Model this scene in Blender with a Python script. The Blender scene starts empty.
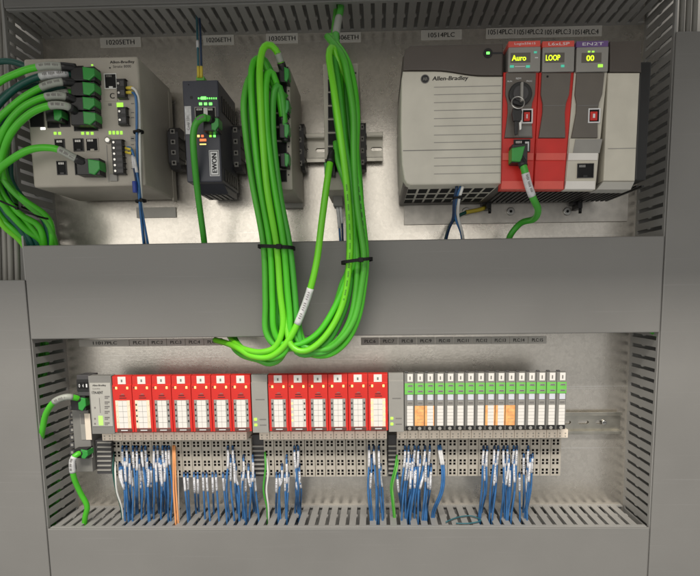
import bpy, bmesh, math, random
from mathutils import Vector, Matrix
random.seed(7)
S = 0.001                       # millimetres to metres
scene = bpy.context.scene
COL = scene.collection

# ------------------------------------------------------------------ camera
F, PX, PY = 535.0, 364.3, 355.7
CAM = Vector((20.2, -753.9, 0.31))
PIT, YAW, ROL = 0.11687, -0.0246, -0.01299
ca, sa, cb, sb, cc, sc_ = math.cos(PIT), math.sin(PIT), math.cos(YAW), math.sin(YAW), math.cos(ROL), math.sin(ROL)
FW = Vector((sb*ca, cb*ca, -sa)); RT0 = Vector((cb, -sb, 0)); UP0 = RT0.cross(FW)
RT = cc*RT0 + sc_*UP0; UP = -sc_*RT0 + cc*UP0
cam_d = bpy.data.cameras.new('camera'); cam = bpy.data.objects.new('camera', cam_d); COL.objects.link(cam)
cam_d.sensor_fit = 'HORIZONTAL'; cam_d.sensor_width = 36; cam_d.lens = F/700*36
cam_d.shift_x = -(PX-350)/700; cam_d.shift_y = (PY-288)/700
cam_d.clip_start = 0.01; cam_d.clip_end = 50
m = Matrix((RT, UP, -FW)).transposed().to_4x4(); m.translation = CAM*S
cam.matrix_world = m
scene.camera = cam

def W(px, py, d):
    """where the sight line through a photo point meets the plane d millimetres in front of the mounting panel"""
    r = FW*F + RT*(px-PX) - UP*(py-PY)
    t = (-d - CAM.y)/r.y
    p = CAM + r*t
    return Vector((p.x, -d, p.z))
def X(px, py, d): return W(px, py, d).x
def Z(px, py, d): return W(px, py, d).z
def R4(l, t, r, b, d):
    my, mx = (t+b)/2, (l+r)/2
    return X(l, my, d), X(r, my, d), Z(mx, b, d), Z(mx, t, d)

# ------------------------------------------------------------------ materials
MATS = {}
def mat(name, col, rough=0.5, metal=0.0, var=0.06, vscale=40, bump=0.02, bscale=400, emit=0, coat=0, rvar=0.0, spec=0.5):
    m = bpy.data.materials.new(name); m.use_nodes = True
    nt = m.node_tree; b = nt.nodes['Principled BSDF']
    b.inputs['Roughness'].default_value = rough; b.inputs['Metallic'].default_value = metal
    b.inputs['Specular IOR Level'].default_value = spec
    if coat: b.inputs['Coat Weight'].default_value = coat
    tc = nt.nodes.new('ShaderNodeTexCoord')
    n = nt.nodes.new('ShaderNodeTexNoise'); n.inputs['Scale'].default_value = vscale; n.inputs['Detail'].default_value = 6
    nt.links.new(tc.outputs['Object'], n.inputs['Vector'])
    mx = nt.nodes.new('ShaderNodeMix'); mx.data_type = 'RGBA'
    mx.inputs[6].default_value = tuple(c*(1-var) for c in col)+(1,); mx.inputs[7].default_value = tuple(min(1, c*(1+var)) for c in col)+(1,)
    cr = nt.nodes.new('ShaderNodeMapRange'); cr.inputs[1].default_value = .3; cr.inputs[2].default_value = .7
    nt.links.new(n.outputs['Fac'], cr.inputs[0]); nt.links.new(cr.outputs[0], mx.inputs[0])
    nt.links.new(mx.outputs[2], b.inputs['Base Color'])
    if rvar:
        r = nt.nodes.new('ShaderNodeMapRange'); r.inputs[1].default_value = .3; r.inputs[2].default_value = .7
        r.inputs[3].default_value = rough-rvar; r.inputs[4].default_value = rough+rvar
        nt.links.new(n.outputs['Fac'], r.inputs[0]); nt.links.new(r.outputs[0], b.inputs['Roughness'])
    if bump:
        n2 = nt.nodes.new('ShaderNodeTexNoise'); n2.inputs['Scale'].default_value = bscale
        nt.links.new(tc.outputs['Object'], n2.inputs['Vector'])
        bp = nt.nodes.new('ShaderNodeBump'); bp.inputs['Strength'].default_value = bump*10 if bump < .1 else 1; bp.inputs['Distance'].default_value = 0.0002
        nt.links.new(n2.outputs['Fac'], bp.inputs['Height']); nt.links.new(bp.outputs['Normal'], b.inputs['Normal'])
    if emit:
        b.inputs['Emission Color'].default_value = tuple(col)+(1,); b.inputs['Emission Strength'].default_value = emit
    MATS[name] = m; return m

mat('duct_pvc', (.205, .20, .188), .42, var=.06, vscale=7, bump=.04, bscale=1100, rvar=.10)
mat('duct_wall_pvc', (.31, .305, .29), .5, var=.06, vscale=20)
mat('beige_plastic', (.42, .39, .33), .5)
mat('light_beige', (.60, .57, .48), .5)
mat('terminal_beige', (.41, .38, .325), .5, var=.1, vscale=60)
mat('marker_cream', (.80, .70, .58), .5)
mat('plate_brown', (.135, .12, .102), .45)
mat('grey_plastic', (.20, .195, .18), .5)
mat('mid_grey', (.30, .29, .265), .5)
mat('door_beige', (.60, .575, .49), .42)
mat('pale_grey', (.42, .41, .37), .5)
mat('dark_grey', (.055, .053, .055), .45)
mat('brown_grey', (.085, .072, .062), .45)
mat('black_plastic', (.012, .012, .012), .4)
mat('hole_black', (.004, .004, .004), .8, bump=0)
mat('red_plastic', (.62, .022, .014), .4, var=.08)
mat('red_bright', (.72, .10, .075), .4)
mat('purple_band', (.16, .09, .26), .5)
mat('green_band', (.16, .52, .09), .5, var=.2)
mat('green_plug', (.03, .30, .045), .35)
mat('cable_lime', (.075, .52, .02), .36, var=.16, vscale=15, bump=.02)
mat('cable_bright', (.17, .66, .02), .34, var=.12, vscale=15)
mat('cable_mid', (.075, .42, .03), .42, var=.16, vscale=12)
mat('cable_green', (.06, .39, .035), .4, var=.12, vscale=15)
mat('cable_teal', (.008, .085, .065), .4)
mat('cable_grey', (.27, .26, .235), .45)
mat('wire_blue', (.04, .15, .36), .42, var=.35)
mat('gateway_blue_grey', (.05, .053, .07), .42)
mat('wire_dark_blue', (.012, .035, .09), .45)
mat('wire_teal', (.03, .13, .16), .45)
mat('wire_white', (.72, .72, .68), .5)
mat('wire_sleeve', (.60, .61, .64), .45, var=.2, vscale=300)
mat('sleeve_white', (.62, .62, .62), .45, var=.15, vscale=300)
mat('sleeve_grey', (.36, .38, .33), .4)
mat('wire_orange', (.80, .36, .14), .5)
mat('wire_yellow', (.70, .55, .06), .5)
mat('ferrule_blue', (.02, .05, .30), .4)
mat('tie_black', (.006, .006, .006), .6, spec=.25)
mat('paper_white', (.78, .75, .70), .6, var=.03)
mat('paper_lilac', (.62, .64, .70), .6)
mat('paper_cream', (.80, .70, .52), .6, var=.08, vscale=120)
mat('paper_orange', (1.0, .44, .16), .6, var=.22, vscale=160)
mat('tape_label', (.58, .56, .51), .5)
mat('tape_dark', (.60, .58, .53), .5)
mat('ink', (.02, .02, .022), .6, bump=0)
mat('ink_grey', (.18, .17, .16), .6, bump=0)
mat('ink_white', (.75, .75, .75), .6, bump=0)
mat('steel', (.62, .61, .58), .28, metal=1, var=.06)
mat('flange_zinc', (.62, .59, .54), .42, metal=.75, var=.12, vscale=90)
mat('rail_zinc', (.50, .48, .42), .36, metal=1, var=.10, vscale=60, rvar=.06)
mat('led_green', (.15, 1, .12), .5, emit=1.6, bump=0)
mat('led_lime', (.40, .90, .08), .5, emit=.6, bump=0)
mat('led_cyan', (.08, .55, .38), .5, emit=.35, bump=0)
mat('led_soft', (.42, .80, .16), .5, emit=.25, bump=0)
mat('led_yellow', (.66, .85, .03), .5, emit=.75, bump=0)
mat('led_amber', (1, .72, .2), .5, emit=1.0, bump=0)
mat('led_red', (1, .16, .05), .5, emit=1.2, bump=0)
mat('led_white', (1, 1, .95), .5, emit=1.0, bump=0)
mat('brown_ferrule', (.10, .05, .04), .5)

# galvanised mounting panel: mottled zinc, brushed scuffs
def panel_material():
    m = bpy.data.materials.new('zinc_panel'); m.use_nodes = True; nt = m.node_tree; b = nt.nodes['Principled BSDF']
    L = nt.links.new; N = nt.nodes.new
    tc = N('ShaderNodeTexCoord')
    big = N('ShaderNodeTexNoise'); big.inputs['Scale'].default_value = 7; big.inputs['Detail'].default_value = 8; big.inputs['Roughness'].default_value = .65
    vo = N('ShaderNodeTexVoronoi'); vo.inputs['Scale'].default_value = 210
    fine = N('ShaderNodeTexNoise'); fine.inputs['Scale'].default_value = 320; fine.inputs['Detail'].default_value = 4
    mp = N('ShaderNodeMapping'); mp.inputs['Scale'].default_value = (3, 3, 160); mp.inputs['Rotation'].default_value = (0, .5, 0)
    scr = N('ShaderNodeTexNoise'); scr.inputs['Scale'].default_value = 4; scr.inputs['Detail'].default_value = 3; scr_w = .35
    for n in (big, vo, fine): L(tc.outputs['Object'], n.inputs['Vector'])
    L(tc.outputs['Object'], mp.inputs['Vector']); L(mp.outputs[0], scr.inputs['Vector'])
    rp = N('ShaderNodeMapRange'); rp.inputs[1].default_value = .3; rp.inputs[2].default_value = .72; rp.inputs[3].default_value = .23; rp.inputs[4].default_value = .34
    L(big.outputs['Fac'], rp.inputs[0])
    mx = N('ShaderNodeMix'); mx.data_type = 'RGBA'; mx.inputs[6].default_value = (.60, .565, .505, 1); mx.inputs[7].default_value = (.82, .775, .70, 1)
    add = N('ShaderNodeMath'); add.operation = 'MULTIPLY_ADD'; add.inputs[1].default_value = .35
    sep = N('ShaderNodeSeparateColor'); L(vo.outputs['Color'], sep.inputs[0])
    L(sep.outputs[0], add.inputs[0])
    h = N('ShaderNodeMath'); h.operation = 'MULTIPLY'; h.inputs[1].default_value = .65; L(fine.outputs['Fac'], h.inputs[0]); L(h.outputs[0], add.inputs[2])
    L(add.outputs[0], mx.inputs[0]); L(mx.outputs[2], b.inputs['Base Color'])
    L(rp.outputs[0], b.inputs['Roughness']); b.inputs['Metallic'].default_value = .86
    bp = N('ShaderNodeBump'); bp.inputs['Strength'].default_value = .25; bp.inputs['Distance'].default_value = .0003
    s2 = N('ShaderNodeMath'); s2.operation = 'MULTIPLY_ADD'; s2.inputs[1].default_value = scr_w; L(scr.outputs['Fac'], s2.inputs[0]); L(fine.outputs['Fac'], s2.inputs[2])
    L(s2.outputs[0], bp.inputs['Height']); L(bp.outputs['Normal'], b.inputs['Normal'])
    MATS['zinc_panel'] = m
panel_material()
def add_scratches(name, light, amount, seedv):
    """fine handling scratches: thin warped streaks in two directions, plus fingerprint-sized dull smudges"""
    m = MATS[name]; nt = m.node_tree; b = nt.nodes['Principled BSDF']; L = nt.links.new; N = nt.nodes.new
    tc = N('ShaderNodeTexCoord'); src = b.inputs['Base Color'].links[0].from_socket; total = None
    for k, (rot, sc) in enumerate(((.7, (2.5, 2.5, 260)), (-.9, (3, 3, 330)), (1.45, (2, 2, 240)))):
        mp = N('ShaderNodeMapping'); mp.inputs['Rotation'].default_value = (0, rot, 0); mp.inputs['Scale'].default_value = sc; mp.inputs['Location'].default_value = (seedv+k, 0, k*3.1)
        n = N('ShaderNodeTexNoise'); n.inputs['Scale'].default_value = 1.6; n.inputs['Detail'].default_value = 2; n.inputs['Distortion'].default_value = .4
        L(tc.outputs['Object'], mp.inputs['Vector']); L(mp.outputs[0], n.inputs['Vector'])
        r = N('ShaderNodeMapRange'); r.inputs[1].default_value = .70; r.inputs[2].default_value = .76; L(n.outputs['Fac'], r.inputs[0])
        if total is None: total = r.outputs[0]
        else:
            a = N('ShaderNodeMath'); a.operation = 'MAXIMUM'; L(total, a.inputs[0]); L(r.outputs[0], a.inputs[1]); total = a.outputs[0]
    a = N('ShaderNodeMath'); a.operation = 'MULTIPLY'; a.inputs[1].default_value = amount; L(total, a.inputs[0])
    mx = N('ShaderNodeMix'); mx.data_type = 'RGBA'; mx.inputs[7].default_value = light+(1,)
    L(a.outputs[0], mx.inputs[0]); L(src, mx.inputs[6]); L(mx.outputs[2], b.inputs['Base Color'])
add_scratches('zinc_panel', (.90, .88, .84), .55, 3.0)
add_scratches('duct_pvc', (.29, .285, .275), .3, 11.0)

# ------------------------------------------------------------------ mesh building
class MB:
    def __init__(s): s.bm = bmesh.new(); s.mats = []
    def mi(s, m):
        if m not in s.mats: s.mats.append(m)
        return s.mats.index(m)
    def _take(s, t, m, smooth=False):
        i = s.mi(m); vm = {}
        for v in t.verts: vm[v] = s.bm.verts.new(v.co)
        for f in t.faces:
            try: g = s.bm.faces.new([vm[v] for v in f.verts])
            except ValueError: continue
            g.material_index = i; g.smooth = smooth or f.smooth
        t.free()
    def box(s, x0, x1, d0, d1, z0, z1, m, bev=0, seg=2):
        t = bmesh.new(); bmesh.ops.create_cube(t, size=1)
        if x1 < x0: x0, x1 = x1, x0
        if z1 < z0: z0, z1 = z1, z0
        if d1 < d0: d0, d1 = d1, d0
        for v in t.verts:
            v.co = Vector(((x0+x1)/2+v.co.x*(x1-x0), -(d0+d1)/2+v.co.y*(d1-d0), (z0+z1)/2+v.co.z*(z1-z0)))
        if bev:
            bmesh.ops.bevel(t, geom=list(t.edges), offset=min(bev, .45*min(x1-x0, d1-d0, z1-z0)), segments=seg, affect='EDGES', profile=.5)
        s._take(t, m); return s
    def pbox(s, l, t, r, b, d, thick, m, bev=0):
        """box whose front face shows at the given photo rectangle on the plane d"""
        x0, x1, z0, z1 = R4(l, t, r, b, d)
        return s.box(x0, x1, d-thick, d, z0, z1, m, bev)
    def poly(s, pts, d0, d1, m, bev=0):
        """outline in x,z extruded in depth from d0 (back) to d1 (front)"""
        t = bmesh.new()
        f = t.faces.new([t.verts.new((x, -d1, z)) for x, z in pts])
        r = bmesh.ops.extrude_face_region(t, geom=[f])
        for v in [e for e in r['geom'] if isinstance(e, bmesh.types.BMVert)]: v.co.y = -d0
        bmesh.ops.recalc_face_normals(t, faces=t.faces)
        if bev:
            es = [e for e in t.edges if all(abs(v.co.y+d1) < 1e-6 for v in e.verts)]
            bmesh.ops.bevel(t, geom=es, offset=bev, segments=3, affect='EDGES', profile=.5)
        s._take(t, m); return s
    def ppoly(s, pts, d0, d1, m, bev=0):
        return s.poly([(W(a, b, d1).x, W(a, b, d1).z) for a, b in pts], d0, d1, m, bev)
    def prof(s, pts, x0, x1, m, bev=0):
        """side outline in d,z extruded along x"""
        t = bmesh.new()
        f = t.faces.new([t.verts.new((x0, -d, z)) for d, z in pts])
        r = bmesh.ops.extrude_face_region(t, geom=[f])
        for v in [e for e in r['geom'] if isinstance(e, bmesh.types.BMVert)]: v.co.x = x1
        bmesh.ops.recalc_face_normals(t, faces=t.faces)
        if bev: bmesh.ops.bevel(t, geom=list(t.edges), offset=bev, segments=2, affect='EDGES', profile=.5)
        s._take(t, m); return s
    def plan(s, pts, z0, z1, m):
        """outline in x,d extruded in z"""
        t = bmesh.new()
        f = t.faces.new([t.verts.new((x, -d, z0)) for x, d in pts])
        r = bmesh.ops.extrude_face_region(t, geom=[f])
        for v in [e for e in r['geom'] if isinstance(e, bmesh.types.BMVert)]: v.co.z = z1
        bmesh.ops.recalc_face_normals(t, faces=t.faces)
        s._take(t, m); return s
    def side(s, pts, x0, x1, m): return s.prof(pts, x0, x1, m)
    def cyl(s, c, r, h, m, axis='y', n=20, r2=None, bev=0):
        t = bmesh.new(); bmesh.ops.create_cone(t, cap_ends=True, segments=n, radius1=r, radius2=r if r2 is None else r2, depth=h)
        if bev: bmesh.ops.bevel(t, geom=[e for e in t.edges if abs(e.verts[0].co.z-e.verts[1].co.z) < 1e-6], offset=bev, segments=2, affect='EDGES', profile=.5)
        if axis == 'y': bmesh.ops.rotate(t, verts=t.verts, matrix=Matrix.Rotation(math.pi/2, 3, 'X'))
        if axis == 'x': bmesh.ops.rotate(t, verts=t.verts, matrix=Matrix.Rotation(math.pi/2, 3, 'Y'))
        bmesh.ops.translate(t, verts=t.verts, vec=c)
        for f in t.faces: f.smooth = len(f.verts) == 4
        s._take(t, m); return s
    def tube(s, pts, r, m, n=10, closed=False, cap=True, step=5.0, flat=1.0):
        pts = [Vector(p) for p in pts]
        out = []
        N = len(pts); segs = N if closed else N-1
        for i in range(segs):
            if closed: p0, p1, p2, p3 = pts[(i-1) % N], pts[i], pts[(i+1) % N], pts[(i+2) % N]
            else:
                p1, p2 = pts[i], pts[i+1]
                p0 = pts[i-1] if i else p1*2-p2
                p3 = pts[i+2] if i+2 < N else p2*2-p1
            k = max(2, int((p2-p1).length/step))
            for j in range(k):
                u = j/k
                out.append(.5*((2*p1)+(p2-p0)*u+(2*p0-5*p1+4*p2-p3)*u*u+(3*p1-p0-3*p2+p3)*u**3))
        if not closed: out.append(pts[-1])
        M = len(out); i_ = s.mi(m)
        up = Vector((0.13, -1, 0.07)).normalized()
        rings = []; prev = None
        for k, p in enumerate(out):
            a = out[(k-1) % M] if (closed or k) else p; b = out[(k+1) % M] if (closed or k < M-1) else p
            t = (b-a).normalized()
            nrm = (prev - t*prev.dot(t)) if prev is not None else (up - t*up.dot(t))
            if nrm.length < 1e-4: nrm = t.orthogonal()
            nrm.normalize(); prev = nrm; bi = t.cross(nrm)
            rings.append([s.bm.verts.new(p+(nrm*math.cos(q)*r*flat+bi*math.sin(q)*r)) for q in [2*math.pi*j/n for j in range(n)]])
        for k in range(M if closed else M-1):
            A, B = rings[k], rings[(k+1) % M]
            for j in range(n):
                f = s.bm.faces.new((A[j], A[(j+1) % n], B[(j+1) % n], B[j])); f.material_index = i_; f.smooth = True
        if cap and not closed:
            for rg, rev in ((rings[0], True), (rings[-1], False)):
                f = s.bm.faces.new(list(reversed(rg)) if rev else rg); f.material_index = i_
        return s
    def build(s, name, parent=None, origin=None):
        if origin is None: origin = Vector(parent['o_']) if parent is not None else Vector((0, 0, 0))
        bmesh.ops.recalc_face_normals(s.bm, faces=s.bm.faces) if False else None
        for v in s.bm.verts: v.co = (v.co-origin)*S
        me = bpy.data.meshes.new(name); s.bm.to_mesh(me); s.bm.free()
        for m in s.mats: me.materials.append(MATS[m])
        o = bpy.data.objects.new(name, me); COL.objects.link(o)
        if parent is not None: o.parent = parent
        else: o.location = origin*S
        o['o_'] = tuple(origin)
        return o

def tag(o, label, cat, group=None):
    o['label'] = label; o['category'] = cat
    if group: o['group'] = group
    return o
def thing(name, label, cat, loc, group=None):
    o = bpy.data.objects.new(name, None); COL.objects.link(o); o.empty_display_size = .01
    o.location = Vector(loc)*S; o['o_'] = tuple(loc)
    return tag(o, label, cat, group)
def solo(mb, name, label, cat, group=None, origin=None):
    if origin is None:
        xs = [v.co for v in mb.bm.verts]
        origin = Vector((sum(v.x for v in xs)/len(xs), 0, min(v.z for v in xs)))
    return tag(mb.build(name, None, Vector(origin)), label, cat, group)
def dup(root, dx, dz=0.0, label=None, group=None):
    """a copy of a thing, of its parts and of their sub-parts"""
    r = root.copy(); COL.objects.link(r)
    r.location = root.location+Vector((dx*S, 0, dz*S))
    if label: r['label'] = label
    for c in root.children:
        k = c.copy(); COL.objects.link(k); k.parent = r
        for g in c.children:
            q = g.copy(); COL.objects.link(q); q.parent = k
    return r
_tc = {}
def text_mesh(body, m):
    if (body, m) in _tc: return _tc[(body, m)]
    cu = bpy.data.curves.new('t', 'FONT'); cu.body = body; cu.align_x = 'CENTER'; cu.align_y = 'CENTER'; cu.size = 1; cu.extrude = .01; cu.resolution_u = 3
    o = bpy.data.objects.new('t', cu); COL.objects.link(o)
    dg = bpy.context.evaluated_depsgraph_get(); me = bpy.data.meshes.new_from_object(o.evaluated_get(dg))
    bpy.data.objects.remove(o); bpy.data.curves.remove(cu)
    vs = [tuple(v.co) for v in me.vertices]; fs = [tuple(p.vertices) for p in me.polygons]
    bpy.data.meshes.remove(me); _tc[(body, m)] = (vs, fs); return vs, fs
def add_text(mb, body, cx, cz, d, w, h, m, rot=0, shear=0, bold=0):
    """raised lettering on the plane d, fitted to w x h millimetres"""
    vs, fs = text_mesh(body, m)
    if not vs: return mb
    x0, x1 = min(v[0] for v in vs), max(v[0] for v in vs); y0, y1 = min(v[1] for v in vs), max(v[1] for v in vs)
    sx, sy = w/max(x1-x0, 1e-6), h/max(y1-y0, 1e-6)
    c, s_ = math.cos(rot), math.sin(rot); i = mb.mi(m)
    for off in ([0] if not bold else [-bold, bold]):
        nv = []
        for v in vs:
            a = (v[0]-(x0+x1)/2)*sx+off; b = (v[1]-(y0+y1)/2)*sy; a += shear*b
            nv.append(mb.bm.verts.new((cx+a*c-b*s_, -(d+.05+(v[2]+.01)*6), cz+a*s_+b*c)))
        for f in fs:
            try: g = mb.bm.faces.new([nv[k] for k in f]); g.material_index = i
            except ValueError: pass
    return mb
def ptext(mb, body, l, t, r, b, d, m, rot=0, shear=0, bold=0):
    x0, x1, z0, z1 = R4(l, t, r, b, d)
    w, h = x1-x0, z1-z0
    if rot: w, h = h, w
    return add_text(mb, body, (x0+x1)/2, (z0+z1)/2, d, w, h, m, rot, shear, bold)
ORD = ['first', 'second', 'third', 'fourth', 'fifth', 'sixth', 'seventh', 'eighth', 'ninth', 'tenth', 'eleventh', 'twelfth', 'thirteenth', 'fourteenth', 'fifteenth', 'sixteenth', 'seventeenth', 'eighteenth', 'nineteenth', 'twentieth', 'twenty-first', 'twenty-second', 'twenty-third', 'twenty-fourth', 'twenty-fifth', 'twenty-sixth', 'twenty-seventh', 'twenty-eighth']

# ------------------------------------------------------------------ the setting
XL, XR = -425.7, 373.7
ZT, ZM1, ZM2, ZB = 344.0, 64.9, -53.4, -308.6
b = MB(); b.box(-700, 650, -3, 0, -600, 620, 'zinc_panel')
o = b.build('mounting_panel'); o['kind'] = 'structure'

# ------------------------------------------------------------------ wiring ducts
PITCH = 13.8
def fingers_x(mb, x0, x1, zw, th, m):
    """slotted wall lying in the x,depth plane"""
    mb.box(x0, x1, 0, 6, zw, zw+th, m)
    mb.box(x0, x1, 70, 75.6, zw-.3, zw+th+.3, m, .4)
    x = x0+PITCH/2; g = PITCH/2-2.5
    while x < x1-4:
        pts = [(x-g, 6), (x+g, 6), (x+g, 33), (x+g+1.7, 35), (x+g+1.7, 40), (x+g, 42), (x+g, 70), (x-g, 70), (x-g, 42), (x-g-.2, 40), (x-g-.2, 35), (x-g, 33)]
        mb.plan(pts, zw, zw+th, m)
        x += PITCH
def fingers_z(mb, z0, z1, xw, th, m):
    mb.box(xw, xw+th, 0, 6, z0, z1, m)
    mb.box(xw-.3, xw+th+.3, 70, 75.6, z0, z1, m, .4)
    z = z0+PITCH/2; g = PITCH/2-2.5
    while z < z1-4:
        a = [(6, z-g), (33, z-g), (35, z-g-1.5), (40, z-g-1.5), (42, z-g), (70, z-g), (70, z+g), (42, z+g), (40, z+g+.2), (35, z+g+.2), (33, z+g), (6, z+g)]
        mb.prof(a, xw, xw+th, m)
        z += PITCH
def cover(mb, x0, x1, z0, z1, horizontal=True):
    mb.box(x0, x1, 76, 79, z0, z1, 'duct_pvc', 1.2)
    if horizontal:
        mb.box(x0+1, x1-1, 66, 77, z1-3.2, z1-.9, 'duct_pvc', .3); mb.box(x0+1, x1-1, 66, 77, z0+.9, z0+3.2, 'duct_pvc', .3)
    return mb
def duct(name, label, x0, x1, z0, z1, cov, horizontal, walls):
    t = thing(name, label, 'wiring duct', ((x0+x1)/2, 0, z0), 'slotted wiring ducts with grey covers')
    q = MB(); q.box(x0, x1, .2, 2, z0+2.4, z1-2.4, 'duct_wall_pvc') if horizontal else q.box(x0+2.4, x1-2.4, .2, 2, z0, z1, 'duct_wall_pvc')
    q.build('base', t)
    for w in walls:
        q = MB()
        if horizontal: fingers_x(q, x0, x1, z0 if w == 0 else z1-2, 2, 'duct_wall_pvc')
        else: fingers_z(q, z0, z1, x0 if w == 0 else x1-2, 2, 'duct_wall_pvc')
        q.build('slotted_wall', t)
    q = MB(); cover(q, *cov, horizontal); q.build('cover', t)
    return t
duct('wiring_duct', 'grey slotted wiring duct along the very top above the name tags', XL+3, XR-3, ZT, ZT+110, (XL+3, XR-3, ZT+1, ZT+112), True, (0, 1))
duct('wiring_duct', 'broad grey horizontal duct with plain cover between the two rows of equipment', XL+3, XR-3, ZM2, ZM1, (XL+1, XR-1, ZM2, ZM1), True, (0, 1))
duct('wiring_duct', 'grey duct along the bottom with blue wires dropping into its slotted top', XL+3, XR-3, ZB-116, ZB, (XL+1, XR-1, ZB-118, ZB), True, (0, 1))
zc_l = Z(10, 280, 79); zc_r = Z(685, 31, 79)
duct('wiring_duct', 'grey vertical duct at the left with its cover starting below the green cable bundle', XL-110, XL, -600, 600, (XL-112, XL-.5, -600, zc_l), False, (0, 1))
duct('wiring_duct', 'grey vertical duct at the right beside the controller rack, cover almost full height', XR, XR+110, -600, 600, (XR+.5, XR+112, -600, zc_r), False, (0, 1))

# ------------------------------------------------------------------ rails
def din_rail(label, l, t, r, b, screws, d=15, slots=()):
    x0, x1, z0, z1 = R4(l, t, r, b, d)
    o = thing('mounting_rail', label, 'rail', ((x0+x1)/2, 0, z0), 'steel mounting rails')
    q = MB(); lip = (z1-z0)*.16
    zz0, zz1 = z0+lip, z1-lip
    # web at the back with oblong slots cut through, returns, lips at the front
    sx = x0+8; w = 15; g = 10; zc = (zz0+zz1)/2; hs = 2.5
    wb = 2.2
    q.box(x0, x1, wb, wb+1.1, zz0, zc-hs, 'rail_zinc'); q.box(x0, x1, wb, wb+1.1, zc+hs, zz1, 'rail_zinc')
    a = x0
    while sx < x1-w:
        q.box(a, sx, wb, wb+1.1, zc-hs, zc+hs, 'rail_zinc')
        for ex, sg in ((sx, 1), (sx+w, -1)):
            for sz in (1, -1):
                q.poly([(ex, zc+sz*hs), (ex+sg*1.6, zc+sz*hs), (ex, zc+sz*(hs-1.6))][::sz], wb, wb+1.1, 'rail_zinc')
        a = sx+w; sx += w+g
    q.box(a, x1, wb, wb+1.1, zc-hs, zc+hs, 'rail_zinc')
    q.box(x0, x1, wb, d, zz0-1.1, zz0, 'rail_zinc', .3); q.box(x0, x1, wb, d, zz1, zz1+1.1, 'rail_zinc', .3)
    q.box(x0, x1, d-1.2, d, z0, zz0-1.1, 'rail_zinc', .3); q.box(x0, x1, d-1.2, d, zz1+1.1, z1, 'rail_zinc', .3)
    q.build('rail_profile', o)
    for sxp, syp in screws:
        p = W(sxp, syp, d-5); q = MB(); q.cyl((p.x, -4.5, zc), 3.6, 3, 'steel', bev=.8); q.box(p.x-2.2, p.x+2.2, 6, 6.3, zc-.4, zc+.4, 'hole_black'); q.build('screw', o)
    return o
din_rail('upper slotted steel rail running behind the coiled green cables', 160, 134, 383, 163, [])
din_rail('lower slotted steel rail with round screw, bare right of the white and green modules', 84, 414, 622, 436, [(604, 422)], d=9)

# ------------------------------------------------------------------ name tags on the panel
TG = 'printed name tags stuck to the panel'
def name_tag(label, l, t, r, b, words, m='tape_label', d=1.2, tl=.14, ink='ink'):
    q = MB(); q.pbox(l, t, r, b, d, .9, m, .2)
    o = solo(q, 'name_tag', label, 'label', TG)
    for (body, a, c) in words:
        w = r-l; h = b-t; q = MB()
        ptext(q, body, l+w*a, t+h*.28, l+w*c, b-h*.28, d, ink, bold=.12); k = q.build('lettering', o)
    return o
name_tag('grey tag reading 10205ETH above the large beige switch', 100, 36.5, 141, 47.5, [('10205ETH', .16, .84)])
name_tag('grey tag reading 10206ETH above the dark gateway', 203, 34.5, 234, 45, [('10206ETH', .12, .9)])
name_tag('grey tag reading 10305ETH above the left loop of green cables', 266, 33, 298, 43.5, [('10305ETH', .1, .92)])
name_tag('grey tag reading 10306ETH half hidden by a green cable', 329, 32, 361, 42.5, [('10306ETH', .1, .92)])
name_tag('grey tag reading 10514PLC above the maker name of the power supply', 421, 29.5, 462, 40, [('10514PLC', .18, .82)])
name_tag('long grey tag with four PLC numbers above the red controllers', 486, 26, 602, 37.5, [('10514PLC:1', .02, .25), ('10514PLC:2', .27, .49), ('10514PLC:3', .51, .73), ('10514PLC:4', .75, .97)])
name_tag('long grey tag reading 11017PLC below the middle duct, left end', 79, 339.5, 129, 346.5, [('11017PLC', .28, .76)], 'tape_dark')
for i in range(5):
    name_tag(ORD[i]+' small grey slot tag right of the 11017PLC tag below the middle duct', 129.6+i*18.6, 339-.2*i, 147.8+i*18.6, 346.3-.2*i, [('PLC:%d' % (i+1), .2, .8)], 'tape_dark')
for i in range(10):
    name_tag(ORD[i]+' small grey slot tag in the right hand row below the middle duct', 361+i*18.6, 337.6-.15*i, 379.2+i*18.6, 345-.15*i, [('PLC:%d' % (i+6), .2, .8)], 'tape_dark')

# ------------------------------------------------------------------ small helpers for devices
def port(parent, l, t, r, b, d, frame=None, name='port', pins=True):
    """a socket: raised rim round a dark recess"""
    x0, x1, z0, z1 = R4(l, t, r, b, d)
    q = MB(); f = frame or 'black_plastic'; w = .9
    q.box(x0, x1, d-1, d+.9, z0, z0+w, f); q.box(x0, x1, d-1, d+.9, z1-w, z1, f)
    q.box(x0, x0+w, d-1, d+.9, z0+w, z1-w, f); q.box(x1-w, x1, d-1, d+.9, z0+w, z1-w, f)
    q.box(x0+w, x1-w, d-.5, d+.12, z0+w, z1-w, 'hole_black')
    if pins and x1-x0 > 8:
        q.box((x0+x1)/2-2.2, (x0+x1)/2+2.2, d+.1, d+.8, z0+w, z0+w+2, f)
        for k in range(5): q.box(x0+w+1.5+k*1.4, x0+w+2+k*1.4, d+.1, d+.4, z1-w-3, z1-w-.6, 'steel')
    return q.build(name, parent)
def led(parent, l, t, r, b, d, m, name='indicator'):
    q = MB(); x0, x1, z0, z1 = R4(l, t, r, b, d); k = (x1-x0)*.09; j = (z1-z0)*.09; q.box(x0+k, x1-k, d-.3, d+.5, z0+j, z1-j, m, min(x1-x0, z1-z0)*.25, 3); return q.build(name, parent)
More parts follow.
